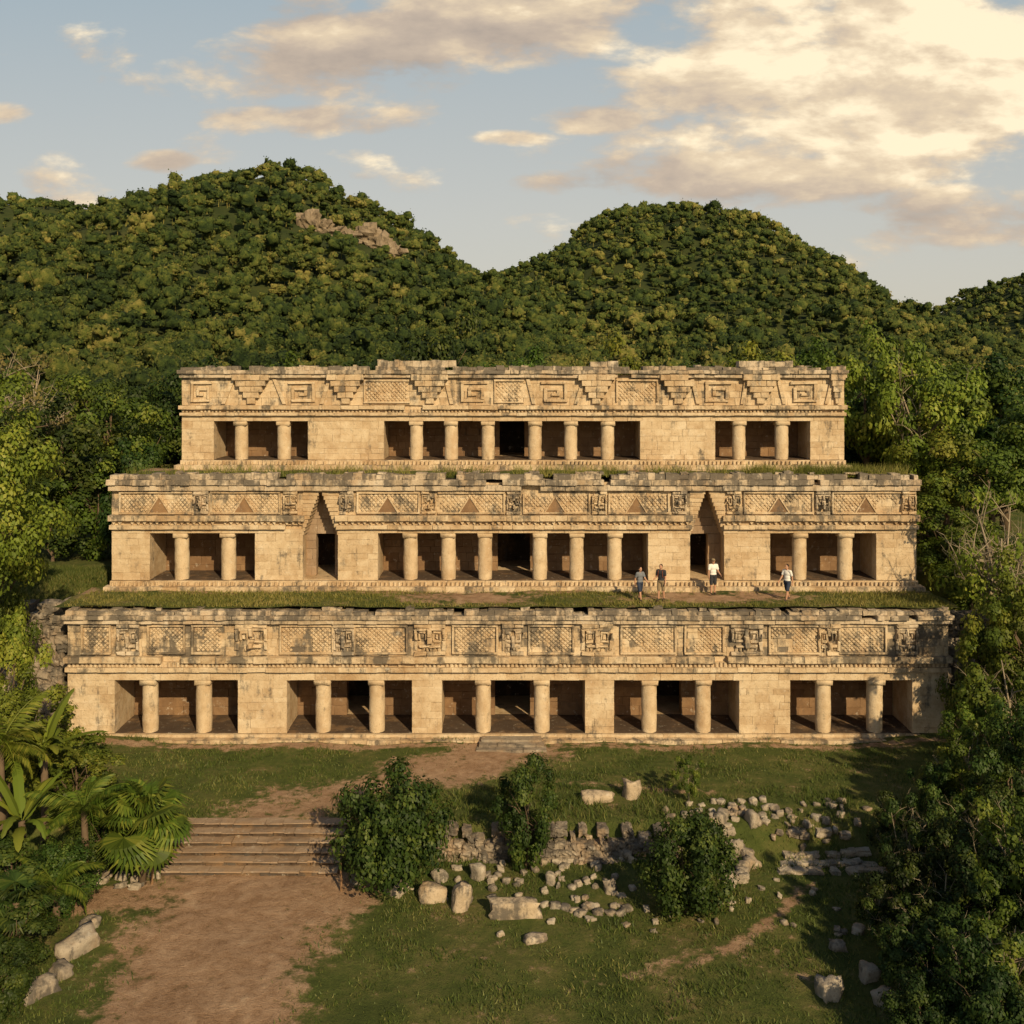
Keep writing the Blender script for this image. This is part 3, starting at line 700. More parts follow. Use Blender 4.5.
# ------------------------------------------------------------ plants
def build_tree(seed,H,rx,rz,nl,leaf,ncl,cr,bare=0.,trunk=.35,limbs=9,tr=.2,rv=1.):
    rng=np.random.default_rng(seed); rg=random.Random(seed)
    P,Nn,ct,C=crown_pts(rng,nl,rx,rz,ncl,cr,rv); zc=H-rz
    if trunk<.2:
        lo=P[:,2]<0; P[lo,2]*=1.6
    V,Q=leafquads(P+np.array([0,0,zc]),Nn,leaf*rng.uniform(.6,1.35,nl),rng)
    T=np.clip(np.repeat(ct*.55+rng.uniform(0,.45,nl),4),0,1)
    mb=MB(); h0=H*trunk
    b=[Vector((0,0,-.4)),Vector((rg.uniform(-.15,.15),rg.uniform(-.15,.15),h0*.5)),Vector((rg.uniform(-.3,.3),rg.uniform(-.3,.3),h0))]
    top=Vector((rg.uniform(-.4,.4),rg.uniform(-.4,.4),zc+rz*.4))
    mb.tube(b+[(b[2]+top)/2,top],[tr*1.3,tr,tr*.85,tr*.55,tr*.2],9)
    for i in rng.permutation(ncl)[:limbs]:
        t=Vector(C[i])+Vector((0,0,zc)); s=b[2].lerp(top,rg.uniform(0,.6)); mid=s.lerp(t,.5)+Vector((rg.uniform(-.3,.3),rg.uniform(-.3,.3),rg.uniform(-.1,.4)))
        mb.tube([s,mid,t],[tr*.45,tr*.28,tr*.1],6)
        for k in range(int(4*bare)+1):
            s2=mid.lerp(t,rg.uniform(0,.8)); t2=s2+Vector((rg.uniform(-1,1),rg.uniform(-1,1),rg.uniform(.1,1)))*rx*.4
            m2=s2.lerp(t2,.5)+Vector((rg.uniform(-.1,.1),rg.uniform(-.1,.1),.1)); mb.tube([s2,m2,t2],[tr*.2,tr*.12,tr*.04],5)
            if bare:
                for q in range(3):
                    s3=m2.lerp(t2,rg.random()); mb.tube([s3,s3+Vector((rg.uniform(-1,1),rg.uniform(-1,1),rg.uniform(0,1)))*rx*.18],[tr*.07,tr*.025],4)
    return dict(trunk=mb.mesh('trunk',M['pale'] if bare else M['bark'],(0,0,0),True),crown=np_mesh('crown',V,Q,T,M['lmid']),H=H,W=2*rx*1.15)
PR={}
PR['broad']=[build_tree(10+k,10,4.2,3.9,12000,.28,60,.14,limbs=14,tr=.26) for k in range(4)]
PR['tall']=[build_tree(15+k,15,4.0,5.4,20000,.22,80,.15,limbs=18,tr=.26) for k in range(2)]
PR['near']=[build_tree(20+k,8,3.2,3.3,15000,.18,66,.12,limbs=18,tr=.2) for k in range(3)]
PR['bush']=[build_tree(30+k,3.2,2.0,1.65,15000,.135,90,.15,trunk=.12,limbs=10,tr=.06,rv=.5) for k in range(4)]
PR['open']=[build_tree(40+k,4.5,2.0,2.2,7000,.15,40,.12,bare=.4,trunk=.15,limbs=18,tr=.08,rv=1.6) for k in range(3)]
PR['bare']=[build_tree(50+k,9,3.8,3.2,2600,.24,32,.12,bare=1.,limbs=22,tr=.2) for k in range(2)]
PR['sparse']=[build_tree(60+k,9,3.8,3.6,9500,.25,54,.12,bare=.4,limbs=20,tr=.18) for k in range(3)]
PR['shrub']=[build_tree(70+k,4.5,2.0,2.3,10500,.155,56,.135,trunk=.12,limbs=16,tr=.08,rv=1.3) for k in range(4)]
def plant(kind,px,Y,top,w,mat,name,label,cat='tree',group=None,base=None):
    p=PR[kind][rnd.randrange(len(PR[kind]))]; x=wx(px,Y); z=ghs(x,Y) if base is None else base
    h=max(1.,wz(top,Y)-z)
    e=empty(name,label,cat,(x,Y,z),rnd.uniform(0,6.28),group); e.scale=(w/p['W'],w/p['W'],h/p['H'])
    for nm in ('trunk','crown'):
        o=bpy.data.objects.new(nm,p[nm]); COL.objects.link(o); o.parent=e
        if nm=='crown': o.material_slots[0].link='OBJECT'; o.material_slots[0].material=M[mat]
    return e
T=[
('tall',-18,42,390,7.2,'lyel','leafy_tree','tall bright green tree at the left edge beside the lower storeys'),
('broad',58,60,398,9,'ldark','leafy_tree','dark tree behind the tall bright tree at left'),
('broad',112,63,382,8.5,'lmid','leafy_tree','green tree just left of the top storey'),
('broad',160,72,372,9,'ldark','leafy_tree','dark tree touching the left corner of the top storey roof'),
('bare',28,64,352,9,'ldry','bare_tree','pale bare-branched tree at the left edge under the hill'),
('broad',88,76,366,9,'lmid','leafy_tree','tree between the bare tree and the top storey at left'),
('shrub',142,57,446,5.2,'ldark','shrub_tree','low dark tree against the left end of the middle storey'),
('shrub',98,59,452,6,'lmid','shrub_tree','low green tree on the slope left of the middle storey'),
('shrub',52,58,470,6.5,'ldark','shrub_tree','low dark tree above the tall ruined wall at left'),
('broad',72,64,418,8,'lyel','leafy_tree','rounded bright tree midway down the slope at left'),
('near',-6,45,520,4.5,'lmid','leafy_tree','green tree under the tall bright tree at the left edge'),
('shrub',2,39,605,3.6,'lyel','shrub_tree','bright tree at the left edge above the banana plant'),
('broad',868,64,326,8,'lyel','leafy_tree','bright yellow-green tree behind the right corner of the top storey'),
('sparse',918,61,350,8.5,'lyel','leafy_tree','pale thin-trunked tree right of the top storey'),
('broad',960,70,350,10,'lmid','leafy_tree','full green tree behind the pale thin-trunked tree'),
('broad',1005,68,358,11,'ldark','leafy_tree','broad dark tree at the right edge beside the top storey'),
('broad',1035,58,392,8,'lmid','leafy_tree','green tree at the right edge below the far hill'),
('broad',892,66,392,8,'ldark','leafy_tree','dark tree against the right end of the top storey'),
('broad',945,58,420,7.5,'lyel','leafy_tree','bright green tree right of the middle storey top'),
('broad',990,56,432,8,'lmid','leafy_tree','leafy green tree above the bare grey-branched tree at right'),
('shrub',938,54,492,5,'lmid','shrub_tree','low tree against the right end of the middle storey'),
('bare',1005,46,486,7,'lyel','bare_tree','bare grey-branched tree at the right edge beside the middle storey'),
('shrub',972,51,522,6,'lmid','shrub_tree','low green tree under the bare tree at right'),
('near',1028,43,560,5.5,'lyel','leafy_tree','bright leafy tree at the right edge below the bare tree'),
('shrub',984,44.5,606,4.0,'lmid','shrub_tree','green shrub covering the right end of the lowest storey'),
('open',1010,41,612,4.8,'lmid','shrub_tree','open-branched green tree at the right edge beside the lowest storey'),
('near',1036,36,690,4.2,'ldark','leafy_tree','dark tree at the right edge level with the lowest storey'),
('shrub',982,40,690,3.1,'lmid','shrub_tree','green shrub before the right end of the lowest storey'),
('near',1010,34.5,745,3.4,'ldark','leafy_tree','dark tree at right, in front of the lowest storey'),
('open',966,37.5,715,3.2,'lmid','shrub_tree','loose broad-leaved shrub at right before the lowest storey'),
('shrub',936,37,762,2.2,'ldark','shrub_tree','dark shrub at the right end of the upper lawn'),
('open',974,34,755,3.4,'ldark','shrub_tree','loose dark shrub between the small dark shrub and the dark tree at right'),
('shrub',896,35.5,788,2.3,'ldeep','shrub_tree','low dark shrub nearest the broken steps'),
('open',912,33.5,782,2.8,'ldark','shrub_tree','open twiggy shrub behind the low dark shrub near the broken steps'),
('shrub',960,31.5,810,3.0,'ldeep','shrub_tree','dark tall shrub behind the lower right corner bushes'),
('open',1022,29.5,785,4.0,'lmid','shrub_tree','open-branched shrub at the right edge above the bottom corner'),
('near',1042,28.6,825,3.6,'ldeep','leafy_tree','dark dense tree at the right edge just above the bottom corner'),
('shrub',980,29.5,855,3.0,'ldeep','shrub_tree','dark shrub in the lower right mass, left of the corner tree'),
('shrub',905,31,850,2.6,'ldeep','shrub_tree','dark shrub leaning over the right edge of the lawn'),
('open',880,31.5,862,1.9,'ldark','shrub_tree','small open shrub reaching furthest onto the lawn from the right'),
('open',944,30.2,832,3.0,'ldark','shrub_tree','open dark shrub rising behind the shrub leaning over the lawn'),
('open',1012,27.2,880,3.2,'lmid','shrub_tree','broad-leaved green shrub in the bottom right corner'),
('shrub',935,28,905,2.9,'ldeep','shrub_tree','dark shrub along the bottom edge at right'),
('open',900,28.6,900,2.3,'ldark','shrub_tree','small open shrub above the pale boulders at lower right'),
('open',972,26.8,905,3.0,'ldark','shrub_tree','open dark shrub on the bottom edge beside the corner shrub'),
('bush',925,25.8,975,2.4,'ldeep','leafy_bush','low dark bush at the bottom edge right of the pale boulders'),
('bush',990,25.2,955,2.8,'ldeep','leafy_bush','dark bush lowest in the bottom right corner'),
('shrub',10,29.5,895,3.2,'ldark','shrub_tree','dark shrub at the left edge beside the rock row'),
('bush',-4,27.4,955,2.4,'ldark','leafy_bush','dark bush in the bottom left corner beside the pale block'),
('shrub',8,32,830,3.6,'ldark','shrub_tree','dark shrub at the left edge below the banana plant'),
('bush',58,33,845,3.0,'ldark','leafy_bush','dark bush under the fan palm at left'),
('bush',108,35.8,800,3.2,'ldark','leafy_bush','dark bush behind the fan palm'),
('shrub',78,37.5,735,3.6,'lmid','shrub_tree','green shrub between the left palms and the lowest storey'),
('shrub',48,39.5,705,4.0,'lyel','shrub_tree','bright shrub before the left end of the lowest storey'),
('near',4,36.8,665,4.6,'lyel','leafy_tree','bright broadleaf tree at the left edge behind the palms'),
('bush',392,34.7,768,4.7,'ldark','leafy_bush','large round bush beside the right foot of the stairway','bush'),
('shrub',527,35.9,756,3.0,'ldark','shrub_tree','upright leafy shrub growing before the rubble wall','shrub'),
('bush',687,33,816,3.8,'ldark','leafy_bush','small round dark bush beside the pale rubble heap','bush'),
('open',688,39.3,752,1.5,'lmid','sapling','slim young sapling on the lawn above the rubble field','sapling'),
]
rear=[(205,72,360,'ldark','over the left end'),(285,74,356,'lmid','behind the left portico'),(375,73,350,'ldark','left of centre'),(440,70,320,'ldark','tallest, left of centre,'),(530,76,352,'lmid','over the middle'),(625,72,343,'lyel','brightest, right of centre,'),(700,76,352,'ldark','between centre and right portico'),(765,74,340,'lyel','over the right portico'),(822,78,342,'lmid','at the right end')]
for px,Y,top,mt,w in rear: T.append(('broad',px,Y,top,9,mt,'leafy_tree','tree crown showing above the palace roofline '+w+' of the top storey'))
for t in T: plant(*t)
def feather_frond(L,droop,n=26,wl=.55):
    mb=MB(); pts=[];rad=[]
    for i in range(9):
        t=i/8; pts.append((0,L*t*(1-.15*t*droop),L*(.75*t-droop*t*t))); rad.append(.03*(1-t)+.006)
    mb.tube(pts,rad,5,.6)
    for i in range(n):
        t=.12+.88*i/n; k=t*8; a=int(min(k,7)); p=Vector(pts[a]).lerp(Vector(pts[a+1]),k-a); l=wl*math.sin(math.pi*(.12+.83*t))+.1
        for s in (-1,1):
            d=Vector((s*.8,.5,-.25+rnd.uniform(-.1,.1))).normalized(); w=Vector((0,.045,.012)); q=p+d*l*.5; e=p+d*l+Vector((0,0,-.15*l)); tt=rnd.uniform(.2,.9)
            mb.add([p-w*.4,q-w,e,q+w],[(0,1,2,3)],tt)
    return mb.mesh('frond',M['lmid'])
def fan_frond(L,n=22):
    mb=MB(); mb.tube([(0,0,0),(0,L*.3,L*.28),(0,L*.6,L*.42)],[.025,.02,.012],5,.5); c=Vector((0,L*.6,L*.42)); r=L*.66
    for i in range(n):
        a=-2.1+4.2*i/(n-1); d=Vector((math.sin(a),math.cos(a)*.85,math.cos(a)*.25-.05)); s=Vector((math.cos(a),-math.sin(a),0))*.055*L/1.5
        tip=c+d*r*rnd.uniform(.85,1.05)+Vector((0,0,-.25*r)); mid=c+d*r*.6
        mb.add([c,mid-s+Vector((0,0,.015)),tip,mid+s],[(0,1,2,3)],rnd.uniform(.2,.95))
    return mb.mesh('frond',M['lmid'])
def banana_leaf(L,W,droop):
    mb=MB(); n=14; vs=[];fs=[]
    for i in range(n+1):
        t=i/n; p=Vector((0,L*t*(1-.2*t),L*(.95*t-droop*t*t))); w=W*math.sin(math.pi*min(1,(.06+.94*t)))**.6*(1 if t>.12 else .15)
        w*=rnd.uniform(.65,1.); vs+=[p+Vector((-w/2,0,-.2*w)),p+Vector((0,0,.0)),p+Vector((w/2,0,-.2*w))]
    for i in range(n):
        a=3*i; fs+=[(a,a+1,a+4,a+3),(a+1,a+2,a+5,a+4)]
    mb.add(vs,fs,rnd.uniform(.3,.7)); return mb.mesh('leaf',M['lyel'])
def fronds(name,label,cat,px,Y,base_h,meshes,n,pn,trunk_r,elev=(0,.7),sc_=1.,mat=None):
    x=wx(px,Y); z=ghs(x,Y); e=empty(name,label,cat,(x,Y,z))
    mb=MB(); mb.tube([(0,0,-.3),(.05,.03,base_h*.5),(0,0,base_h+.1)],[trunk_r*1.2,trunk_r,trunk_r*.8],9); t=bpy.data.objects.new('trunk',mb.mesh('trunk',M['bark'],(0,0,0),True)); COL.objects.link(t); t.parent=e
    for i in range(n):
        o=bpy.data.objects.new(pn,meshes[i%len(meshes)]); COL.objects.link(o); o.parent=e; o.location=(0,0,base_h+rnd.uniform(-.1,.1))
        o.rotation_euler=(rnd.uniform(*elev),rnd.uniform(-.15,.15),i*2.399+rnd.uniform(-.2,.2)); s=sc_*rnd.uniform(.8,1.15); o.scale=(s,s,s)
        if mat: o.material_slots[0].link='OBJECT'; o.material_slots[0].material=M[mat]
ff=[feather_frond(2.6,.5),feather_frond(2.4,.8),feather_frond(2.2,1.1)]
fan=[fan_frond(1.5),fan_frond(1.4,19)]
bl=[banana_leaf(2.3,.46,.7),banana_leaf(2.0,.40,.95),banana_leaf(2.4,.44,.5)]
fronds('fan_palm','fan palm with rounded fans left of the stairway','palm',142,34.7,2.1,fan,44,'frond',.12,(-1.1,.9),1.0)
fronds('banana_plant','tall bright banana plant at the left, before the end of the lowest storey','banana plant',44,35.8,4.2,bl,15,'leaf',.14,(-.6,.5),.95,'lyel')
fronds('fan_palm','low fan palm at the left edge beside the rocks','palm',16,30.2,1.6,fan,26,'frond',.12,(-.9,.7),.6,'ldark')
fronds('banana_plant','lower bright banana plant at the left edge before the palms','banana plant',22,33.4,2.7,bl,14,'leaf',.13,(-.6,.5),.95)
fronds('feather_palm','feather palm with long arching fronds at the left edge','palm',0,34.4,4.8,ff,22,'frond',.15,(-.6,.6),.85,'lyel')
fronds('feather_palm','bright feather palm between the banana plants and the fan palm by the stairway','palm',84,34.4,2.7,ff,22,'frond',.12,(-.5,.6),.75,'lmid')
fronds('feather_palm','low feather palm between the banana plants and the left bushes','palm',55,32,1.3,ff,18,'frond',.12,(-.5,.6),.65,'lmid')

# ------------------------------------------------------------ grass
def grass(name,P,h,rng,label,tb=0.,mat='grass'):
    n=len(P); a=rng.uniform(0,6.28,n); w=.012+.014*rng.random(n); d=np.stack([np.cos(a),np.sin(a),np.zeros(n)],1)
    l=rng.normal(size=(n,3))*np.array([.45,.45,0])*h[:,None]; l[:,2]=h
    V=np.stack([P-d*w[:,None],P+d*w[:,None],P+l],1).reshape(-1,3); Q=np.arange(3*n).reshape(n,3)
    T=np.repeat(np.clip(rng.uniform(0,.8,n)+tb+.2*np.sin(P[:,0]*.7)*np.sin(P[:,1]*.9),0,1),3)
    tag(link(bpy.data.objects.new(name,np_mesh(name,V,Q,T,M[mat]))),label,'grass',kind='stuff')
rng=np.random.default_rng(5)
n=150000; gx=rng.uniform(-20,20,n); gy=rng.uniform(26,46,n)
pat=.5+.5*np.sin(gx*1.1+2*np.sin(gy*.8))*np.sin(gy*1.3+1.5*np.sin(gx*.7))
pat=np.clip(pat+.35*np.sin(gx*3.1+gy*1.7)*np.sin(gy*3.7-gx),0,1)
k=(dirt(gx,gy)+rng.normal(0,.22,n)<.42)&(rng.random(n)<.12+.88*pat)&~((gx>-12.6)&(gx<-5.9)&(gy>35.2)&(gy<37.7)); gx,gy,pat=gx[k],gy[k],pat[k]
hh=(.04+.08*rng.random(len(gx)))*(.6+1.1*pat); wl=(gx>-3)&(gx<13.5)&(gy>35.6)&(gy<40.5); hh=np.where(wl,hh*2.,hh)
grass('lawn_grass',np.stack([gx,gy,gh(gx,gy)-.01],1),hh,rng,'short uneven grass growing over the clearing')
n=26000; gx=rng.uniform(-20.8,20.5,n); gy=rng.uniform(46.15,49.4,n)
dd=np.maximum(.95*np.exp(-((gx+2)/4.)**2-((gy-48)/1.5)**2),1.*np.exp(-((gx-10)/5.)**2-((gy-48.2)/1.4)**2)); k=dd+rng.normal(0,.15,n)<.35
grass('terrace_grass',np.stack([gx[k],gy[k],np.full(k.sum(),6.07)],1),.07+.14*rng.random(k.sum()),rng,'sunlit grass growing along the terrace of the lowest storey',.15,'tgrass')
cx=np.concatenate([rng.uniform(-20,20,60),rng.uniform(12,20,40)]); n=6200; c=rng.integers(0,len(cx),n); gx=cx[c]+rng.normal(0,.3,n); gy=50.15+rng.random(n)*1.2
k=np.abs(gx)<20.1; grass('ledge_weeds',np.stack([gx[k],gy[k],np.full(k.sum(),11.7)],1),.3+.45*rng.random(k.sum()),rng,'dry weeds sprouting on the ledge above the middle storey',.0,'tgrass')
n=24000; gx=-21.2-rng.random(n)*6; gy=rng.uniform(48,56,n); grass('slope_grass',np.stack([gx,gy,gh(gx,gy)],1),.1+.15*rng.random(n),rng,'rough grass on the slope left of the middle storey',.1)

# ------------------------------------------------------------ people
def fuse(bm,vox,it=2):
    me=bpy.data.meshes.new('tmp'); bm.to_mesh(me); bm.free(); ob=bpy.data.objects.new('tmp',me); COL.objects.link(ob)
    m=ob.modifiers.new('r','REMESH'); m.mode='VOXEL'; m.voxel_size=vox
    s=ob.modifiers.new('s','SMOOTH'); s.iterations=it; s.factor=.4
    dg=bpy.context.evaluated_depsgraph_get(); new=bpy.data.meshes.new_from_object(ob.evaluated_get(dg)); bpy.data.objects.remove(ob)
    new.polygons.foreach_set('use_smooth',[True]*len(new.polygons)); return new
def ball(bm,c,r):
    r=(r,r,r) if not hasattr(r,'__len__') else r
    bmesh.ops.create_uvsphere(bm,u_segments=16,v_segments=12,radius=1,matrix=Matrix.Translation(c)@Matrix.Diagonal((*r,1)))
def limb(bm,pts,rs):
    for i in range(len(pts)-1):
        a,b=Vector(pts[i]),Vector(pts[i+1]); d=b-a
        bmesh.ops.create_cone(bm,cap_ends=True,segments=14,radius1=rs[i],radius2=rs[i+1],depth=d.length,matrix=Matrix.Translation((a+b)/2)@d.to_track_quat('Z','Y').to_matrix().to_4x4())
    for p,r in zip(pts,rs): ball(bm,p,r)
def person(label,px,py,rz,H,legs,arms,top,bot,hairlong=False,pack=False,sleeve=.55,hat=None):
    Y=gY(py,6.06); x=wx(px,Y); e=empty('person',label,'person',(x,Y,6.09),rz); s=H/1.72; e.scale=(s,s,s)
    J={}
    for sd,(a,k) in zip((-1,1),legs):
        hip=Vector((sd*.09,0,.90)); kn=hip+.42*Vector((sd*.02,-math.sin(a),-math.cos(a))); an=kn+.40*Vector((0,-math.sin(a-k),-math.cos(a-k))); J[sd]=[hip,kn,an]
    dz=-min(J[-1][2].z,J[1][2].z)+.075; D=Vector((0,0,dz))
    for sd in (-1,1): J[sd]=[p+D for p in J[sd]]
    A={}
    for sd,(b,el,out) in zip((-1,1),arms):
        sh=Vector((sd*.18,0,1.40))+D; dr=Vector((sd*out,-math.sin(b),-math.cos(b))).normalized(); eb=sh+.29*dr
        d2=Vector((sd*out*.4,-math.sin(b+el),-math.cos(b+el))).normalized(); A[sd]=[sh,eb,eb+.25*d2,d2]
    bm=bmesh.new()
    ball(bm,Vector((0,0,.95))+D,(.155,.11,.13)); ball(bm,Vector((0,0,1.12))+D,(.135,.095,.17)); ball(bm,Vector((0,0,1.3))+D,(.165,.105,.15)); limb(bm,[Vector((-.15,0,1.40))+D,Vector((.15,0,1.40))+D],[.06,.06])
    limb(bm,[Vector((0,.01,1.40))+D,Vector((0,-.005,1.52))+D],[.062,.052])
    hd=Vector((0,-.02,1.605))+D; ball(bm,hd,(.076,.095,.115)); ball(bm,hd+Vector((0,-.03,-.055)),(.055,.062,.06))
    limb(bm,[hd+Vector((0,-.088,.01)),hd+Vector((0,-.108,-.022))],[.010,.015])
    for sd in (-1,1):
        ball(bm,hd+Vector((sd*.078,.008,-.005)),(.012,.02,.032))
        hip,kn,an=J[sd]; limb(bm,[hip,kn,an],[.088,.056,.038]); ball(bm,kn.lerp(an,.3)+Vector((0,.018,0)),(.05,.052,.1))
        ball(bm,an+Vector((0,-.07,-.04)),(.04,.12,.034))
        sh,eb,wr,d=A[sd]; limb(bm,[sh,eb,wr],[.052,.041,.027])
        bd=Vector((1,0,0)); fw=d.cross(bd).normalized()
        if fw.y>0: fw=-fw
        limb(bm,[wr,wr+d*.05+fw*.018],[.024,.02]); limb(bm,[wr,wr+d*.08],[.022,.018]); limb(bm,[wr+d*.03-fw*.015,wr+d*.08-fw*.02],[.018,.015])
        for q,(o,l) in enumerate(((.03,.066),(.010,.076),(-.011,.07),(-.031,.054))):
            r0=wr+d*.08+fw*o; r1=r0+d*l*.55+Vector((-sd*.006,0,0)); r2=r1+d*l*.42+Vector((-sd*.022,0,0)); limb(bm,[r0,r1,r2],[.0092,.0085,.007])
        t0=wr+d*.03+fw*.022; t1=t0+d*.03+fw*.03; limb(bm,[t0,t1,t1+d*.032+fw*.004],[.012,.0105,.0085])
    def ch(name,me,mat):
        if not me.materials: me.materials.append(M[mat])
        else: me.materials[0]=M[mat]
        o=bpy.data.objects.new(name,me); COL.objects.link(o); o.parent=e; return o
    ch('body',fuse(bm,.0075,1),'skin')
    bm=bmesh.new()
    ball(bm,Vector((0,0,.99))+D,(.168,.125,.12)); ball(bm,Vector((0,0,1.12))+D,(.158,.118,.18)); ball(bm,Vector((0,0,1.3))+D,(.182,.122,.15)); limb(bm,[Vector((-.15,0,1.405))+D,Vector((.15,0,1.405))+D],[.07,.07])
    for sd in (-1,1): sh,eb,wr,d=A[sd]; limb(bm,[sh,sh.lerp(eb,sleeve),sh.lerp(eb,sleeve)+(eb-sh)*.04],[.07,.064,.066])
    ch('shirt',fuse(bm,.011),top)
    bm=bmesh.new()
    ball(bm,Vector((0,0,.93))+D,(.172,.13,.12))
    for sd in (-1,1): hip,kn,an=J[sd]; limb(bm,[hip,kn.lerp(hip,.12)],[.104,.082])
    ch('shorts',fuse(bm,.011),bot)
    for sd in (-1,1):
        bm=bmesh.new(); an=J[sd][2]; ball(bm,an+Vector((0,-.075,-.04)),(.048,.135,.036)); ball(bm,an+Vector((0,.0,-.01)),(.047,.055,.05)); ch('shoe',fuse(bm,.009),'shoe')
    bm=bmesh.new(); ball(bm,hd+Vector((0,.022,.03)),(.086,.094,.098)); ball(bm,hd+Vector((0,.05,-.02)),(.075,.06,.09))
    if hairlong: limb(bm,[hd+Vector((0,.07,-.02)),hd+Vector((0,.09,-.16)),hd+Vector((0,.10,-.26))],[.065,.055,.03])
    ch('hair',fuse(bm,.009),'hair')
    for sd in (-1,1):
        bm=bmesh.new(); ball(bm,hd+Vector((sd*.030,-.086,.008)),(.013,.009,.008)); me=bpy.data.meshes.new('eye'); bm.to_mesh(me); bm.free(); ch('eye',me,'pupil')
    bm=bmesh.new(); ball(bm,hd+Vector((0,-.090,-.060)),(.022,.007,.006)); me=bpy.data.meshes.new('mouth'); bm.to_mesh(me); bm.free(); ch('mouth',me,'lip')
    if hat:
        bm=bmesh.new(); ball(bm,hd+Vector((0,.012,.062)),(.095,.108,.075)); ball(bm,hd+Vector((0,-.06,.055)),(.075,.12,.014)); ch('cap',fuse(bm,.009),hat)
    if pack:
        bm=bmesh.new(); bmesh.ops.create_cube(bm,size=1,matrix=Matrix.Translation(Vector((0,.19,1.2))+D)@Matrix.Diagonal((.29,.17,.42,1))); bmesh.ops.bevel(bm,geom=bm.edges[:],offset=.05,segments=3,affect='EDGES'); ball(bm,Vector((0,.28,1.12))+D,(.11,.04,.11))
        for sd in (-1,1): limb(bm,[Vector((sd*.1,.12,1.40))+D,Vector((sd*.105,0,1.475))+D,Vector((sd*.105,-.115,1.36))+D,Vector((sd*.12,-.12,1.15))+D,Vector((sd*.13,.1,1.03))+D],[.02,.02,.02,.018,.018])
        ch('backpack',fuse(bm,.010),'pack')
person('person in a grey top and dark shorts walking, leftmost of the four on the terrace',640,601,.5,1.64,((.32,.1),(-.2,.25)),((-.35,.3,.15),(.4,.5,.15)),'greyc','navy',hairlong=True)
person('person in a dark shirt carrying a backpack, second from left on the terrace',661,601,-.5,1.74,((.12,.05),(-.1,.1)),((.1,1.2,.15),(.05,.25,.15)),'charcoal','khaki',pack=True)
person('person in a white shirt and dark shorts standing below the right corbel arch',713,595,.2,1.76,((.03,.0),(-.05,.05)),((.1,.2,.18),(.15,.9,.2)),'white','charcoal',hat='khaki')
person('person in a white shirt walking alone, rightmost on the terrace',787,601,-.9,1.76,((-.25,.2),(.3,.1)),((.35,.4,.14),(-.3,.3,.14)),'white','navy')

# ------------------------------------------------------------ light, sky, camera
AZ,EL=R(25),R(30)
d=Vector((math.sin(AZ)*math.cos(EL),-math.cos(AZ)*math.cos(EL),math.sin(EL)))
L=bpy.data.lights.new('sun','SUN'); L.energy=5.; L.angle=R(.8); L.color=(1,.775,.46)
lo=bpy.data.objects.new('sun',L); COL.objects.link(lo); lo.rotation_euler=d.to_track_quat('Z','Y').to_euler(); lo.location=(30,-30,60)
w=bpy.data.worlds.new('World'); sc.world=w; w.use_nodes=True; t=NT(w.node_tree); t.n.clear()
sky=t.new('ShaderNodeTexSky',sky_type='NISHITA'); sky.sun_disc=False; sky.sun_elevation=EL; sky.sun_rotation=R(180)-AZ; sky.air_density=1.; sky.dust_density=3.; sky.ozone_density=1.
bg=t.new('ShaderNodeBackground'); t.l.new(sky.outputs[0],bg.inputs[0]); bg.inputs[1].default_value=.10
tc=t.new('ShaderNodeTexCoord').outputs['Generated']; sp=t.new('ShaderNodeSeparateXYZ'); t.l.new(tc,sp.inputs[0])
yy=t.m('MAXIMUM',t.m('ABSOLUTE',sp.outputs[1]),.25); a=t.m('DIVIDE',sp.outputs[0],yy); b=t.m('DIVIDE',sp.outputs[2],yy)
def cv(da,db,sx=1.,sy=2.3):
    c=t.new('ShaderNodeCombineXYZ'); t.put(c.inputs[0],t.m('MULTIPLY',t.m('ADD',a,da),sx)); t.put(c.inputs[1],t.m('MULTIPLY',t.m('ADD',b,db),sy)); return c.outputs[0]
n0=t.noise(cv(3.1,1.7),5.8,10,.58,.1); n1=t.noise(cv(3.1+.02,1.7+.022),5.8,6,.58,.1)
tot=None
for px,py,rx,ry,k in ((330,55,170,85,.95),(320,118,140,24,.95),(560,20,230,60,1.),(860,60,340,135,1.25),(156,161,46,14,.8),(590,118,80,20,.95),(0,112,40,15,.8),(510,137,56,11,.7),(760,175,200,40,.8),(960,225,150,48,.8),(620,185,130,20,.7)):
    e=t.m('MULTIPLY',t.m('SUBTRACT',1.,t.m('ADD',t.m('POWER',t.m('MULTIPLY',t.m('SUBTRACT',a,(px-512)/F),F/rx),2.),t.m('POWER',t.m('MULTIPLY',t.m('SUBTRACT',b,(HY-py)/F),F/ry),2.)),clamp=True),k)
    tot=e if tot is None else t.m('MAXIMUM',tot,e)
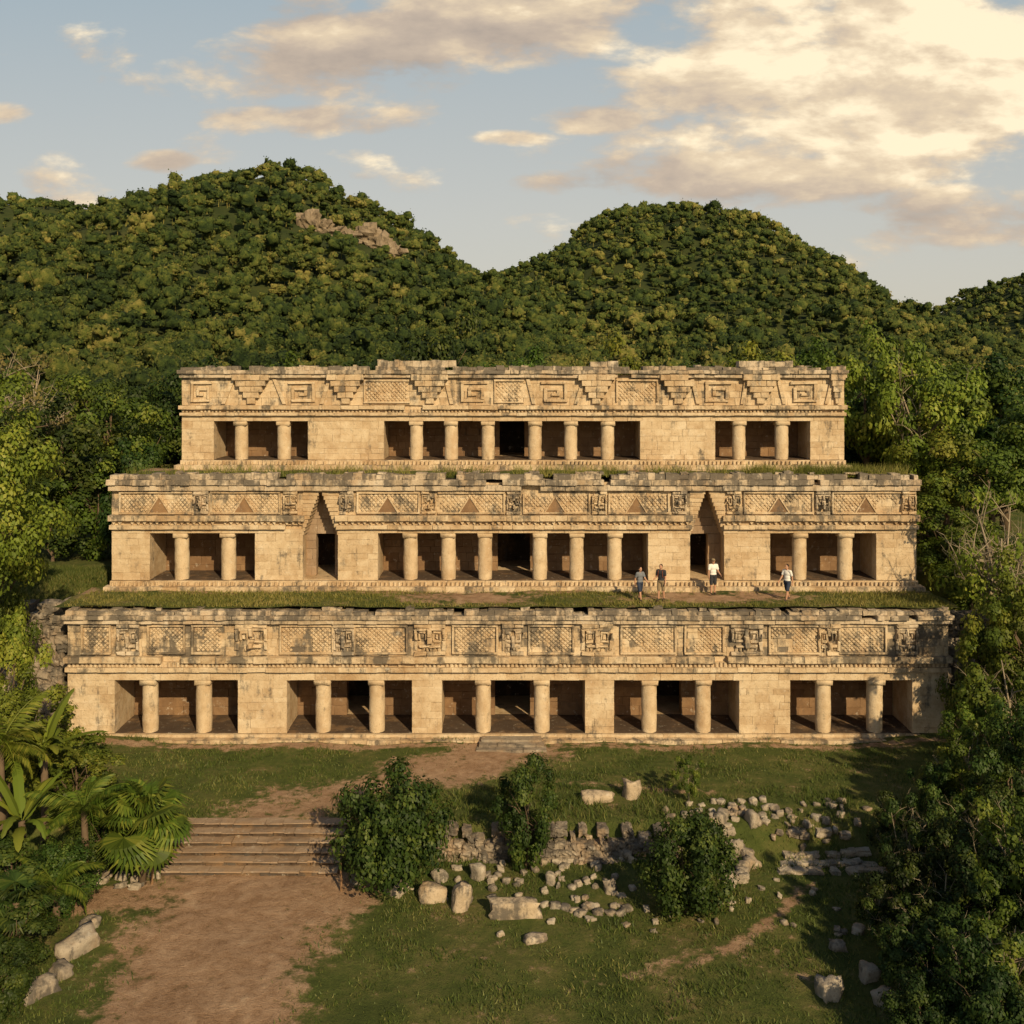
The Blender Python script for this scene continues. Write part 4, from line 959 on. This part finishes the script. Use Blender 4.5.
dens=t.m('ADD',t.m('MULTIPLY',t.m('SUBTRACT',n0,.5),1.3),t.m('MULTIPLY',tot,.33))
mask_=t.m('MULTIPLY',t.step(.06,.26,dens),.92)
lit=t.m('ADD',.44,t.m('MULTIPLY',t.m('SUBTRACT',n0,n1),2.6),clamp=True)
lit=t.m('SUBTRACT',lit,t.m('MULTIPLY',t.step(.25,.45,dens),.08),clamp=True)
glow=t.m('MULTIPLY',t.m('SUBTRACT',1.,t.m('ADD',t.m('POWER',t.m('MULTIPLY',t.m('SUBTRACT',a,.44),2.6),2.),t.m('POWER',t.m('MULTIPLY',t.m('SUBTRACT',b,.37),4.6),2.)),clamp=True),.60)
lit=t.m('ADD',lit,glow,clamp=True)
cc=t.ramp(lit,[(0.,(.47,.385,.32)),(.42,(.63,.505,.39)),(.75,(.88,.70,.48)),(1.,(1.2,1.0,.69))])
bg2=t.new('ShaderNodeBackground'); t.l.new(cc,bg2.inputs[0]); bg2.inputs[1].default_value=.95
hz=t.ramp(b,[(0.,(.72,.65,.52)),(.16,(.63,.61,.54)),(.40,(.42,.50,.53)),(.62,(.17,.24,.31)),(1.,(.08,.13,.20))])
bg3=t.new('ShaderNodeBackground'); t.l.new(hz,bg3.inputs[0]); bg3.inputs[1].default_value=1.
m0=t.new('ShaderNodeMixShader'); m0.inputs[0].default_value=.80; t.l.new(bg.outputs[0],m0.inputs[1]); t.l.new(bg3.outputs[0],m0.inputs[2])
mx=t.new('ShaderNodeMixShader'); t.l.new(mask_,mx.inputs[0]); t.l.new(m0.outputs[0],mx.inputs[1]); t.l.new(bg2.outputs[0],mx.inputs[2])
ow=t.new('ShaderNodeOutputWorld'); t.l.new(mx.outputs[0],ow.inputs[0])
cam=bpy.data.cameras.new('camera'); cam.lens=35; cam.sensor_width=36; cam.clip_end=6000; cam.shift_y=-(512-HY)/1024
co=bpy.data.objects.new('camera',cam); COL.objects.link(co); co.location=(0,0,CH); co.rotation_euler=(R(90),0,0); sc.camera=co
sc.view_settings.view_transform='Standard'; sc.view_settings.look='None'; sc.view_settings.exposure=0
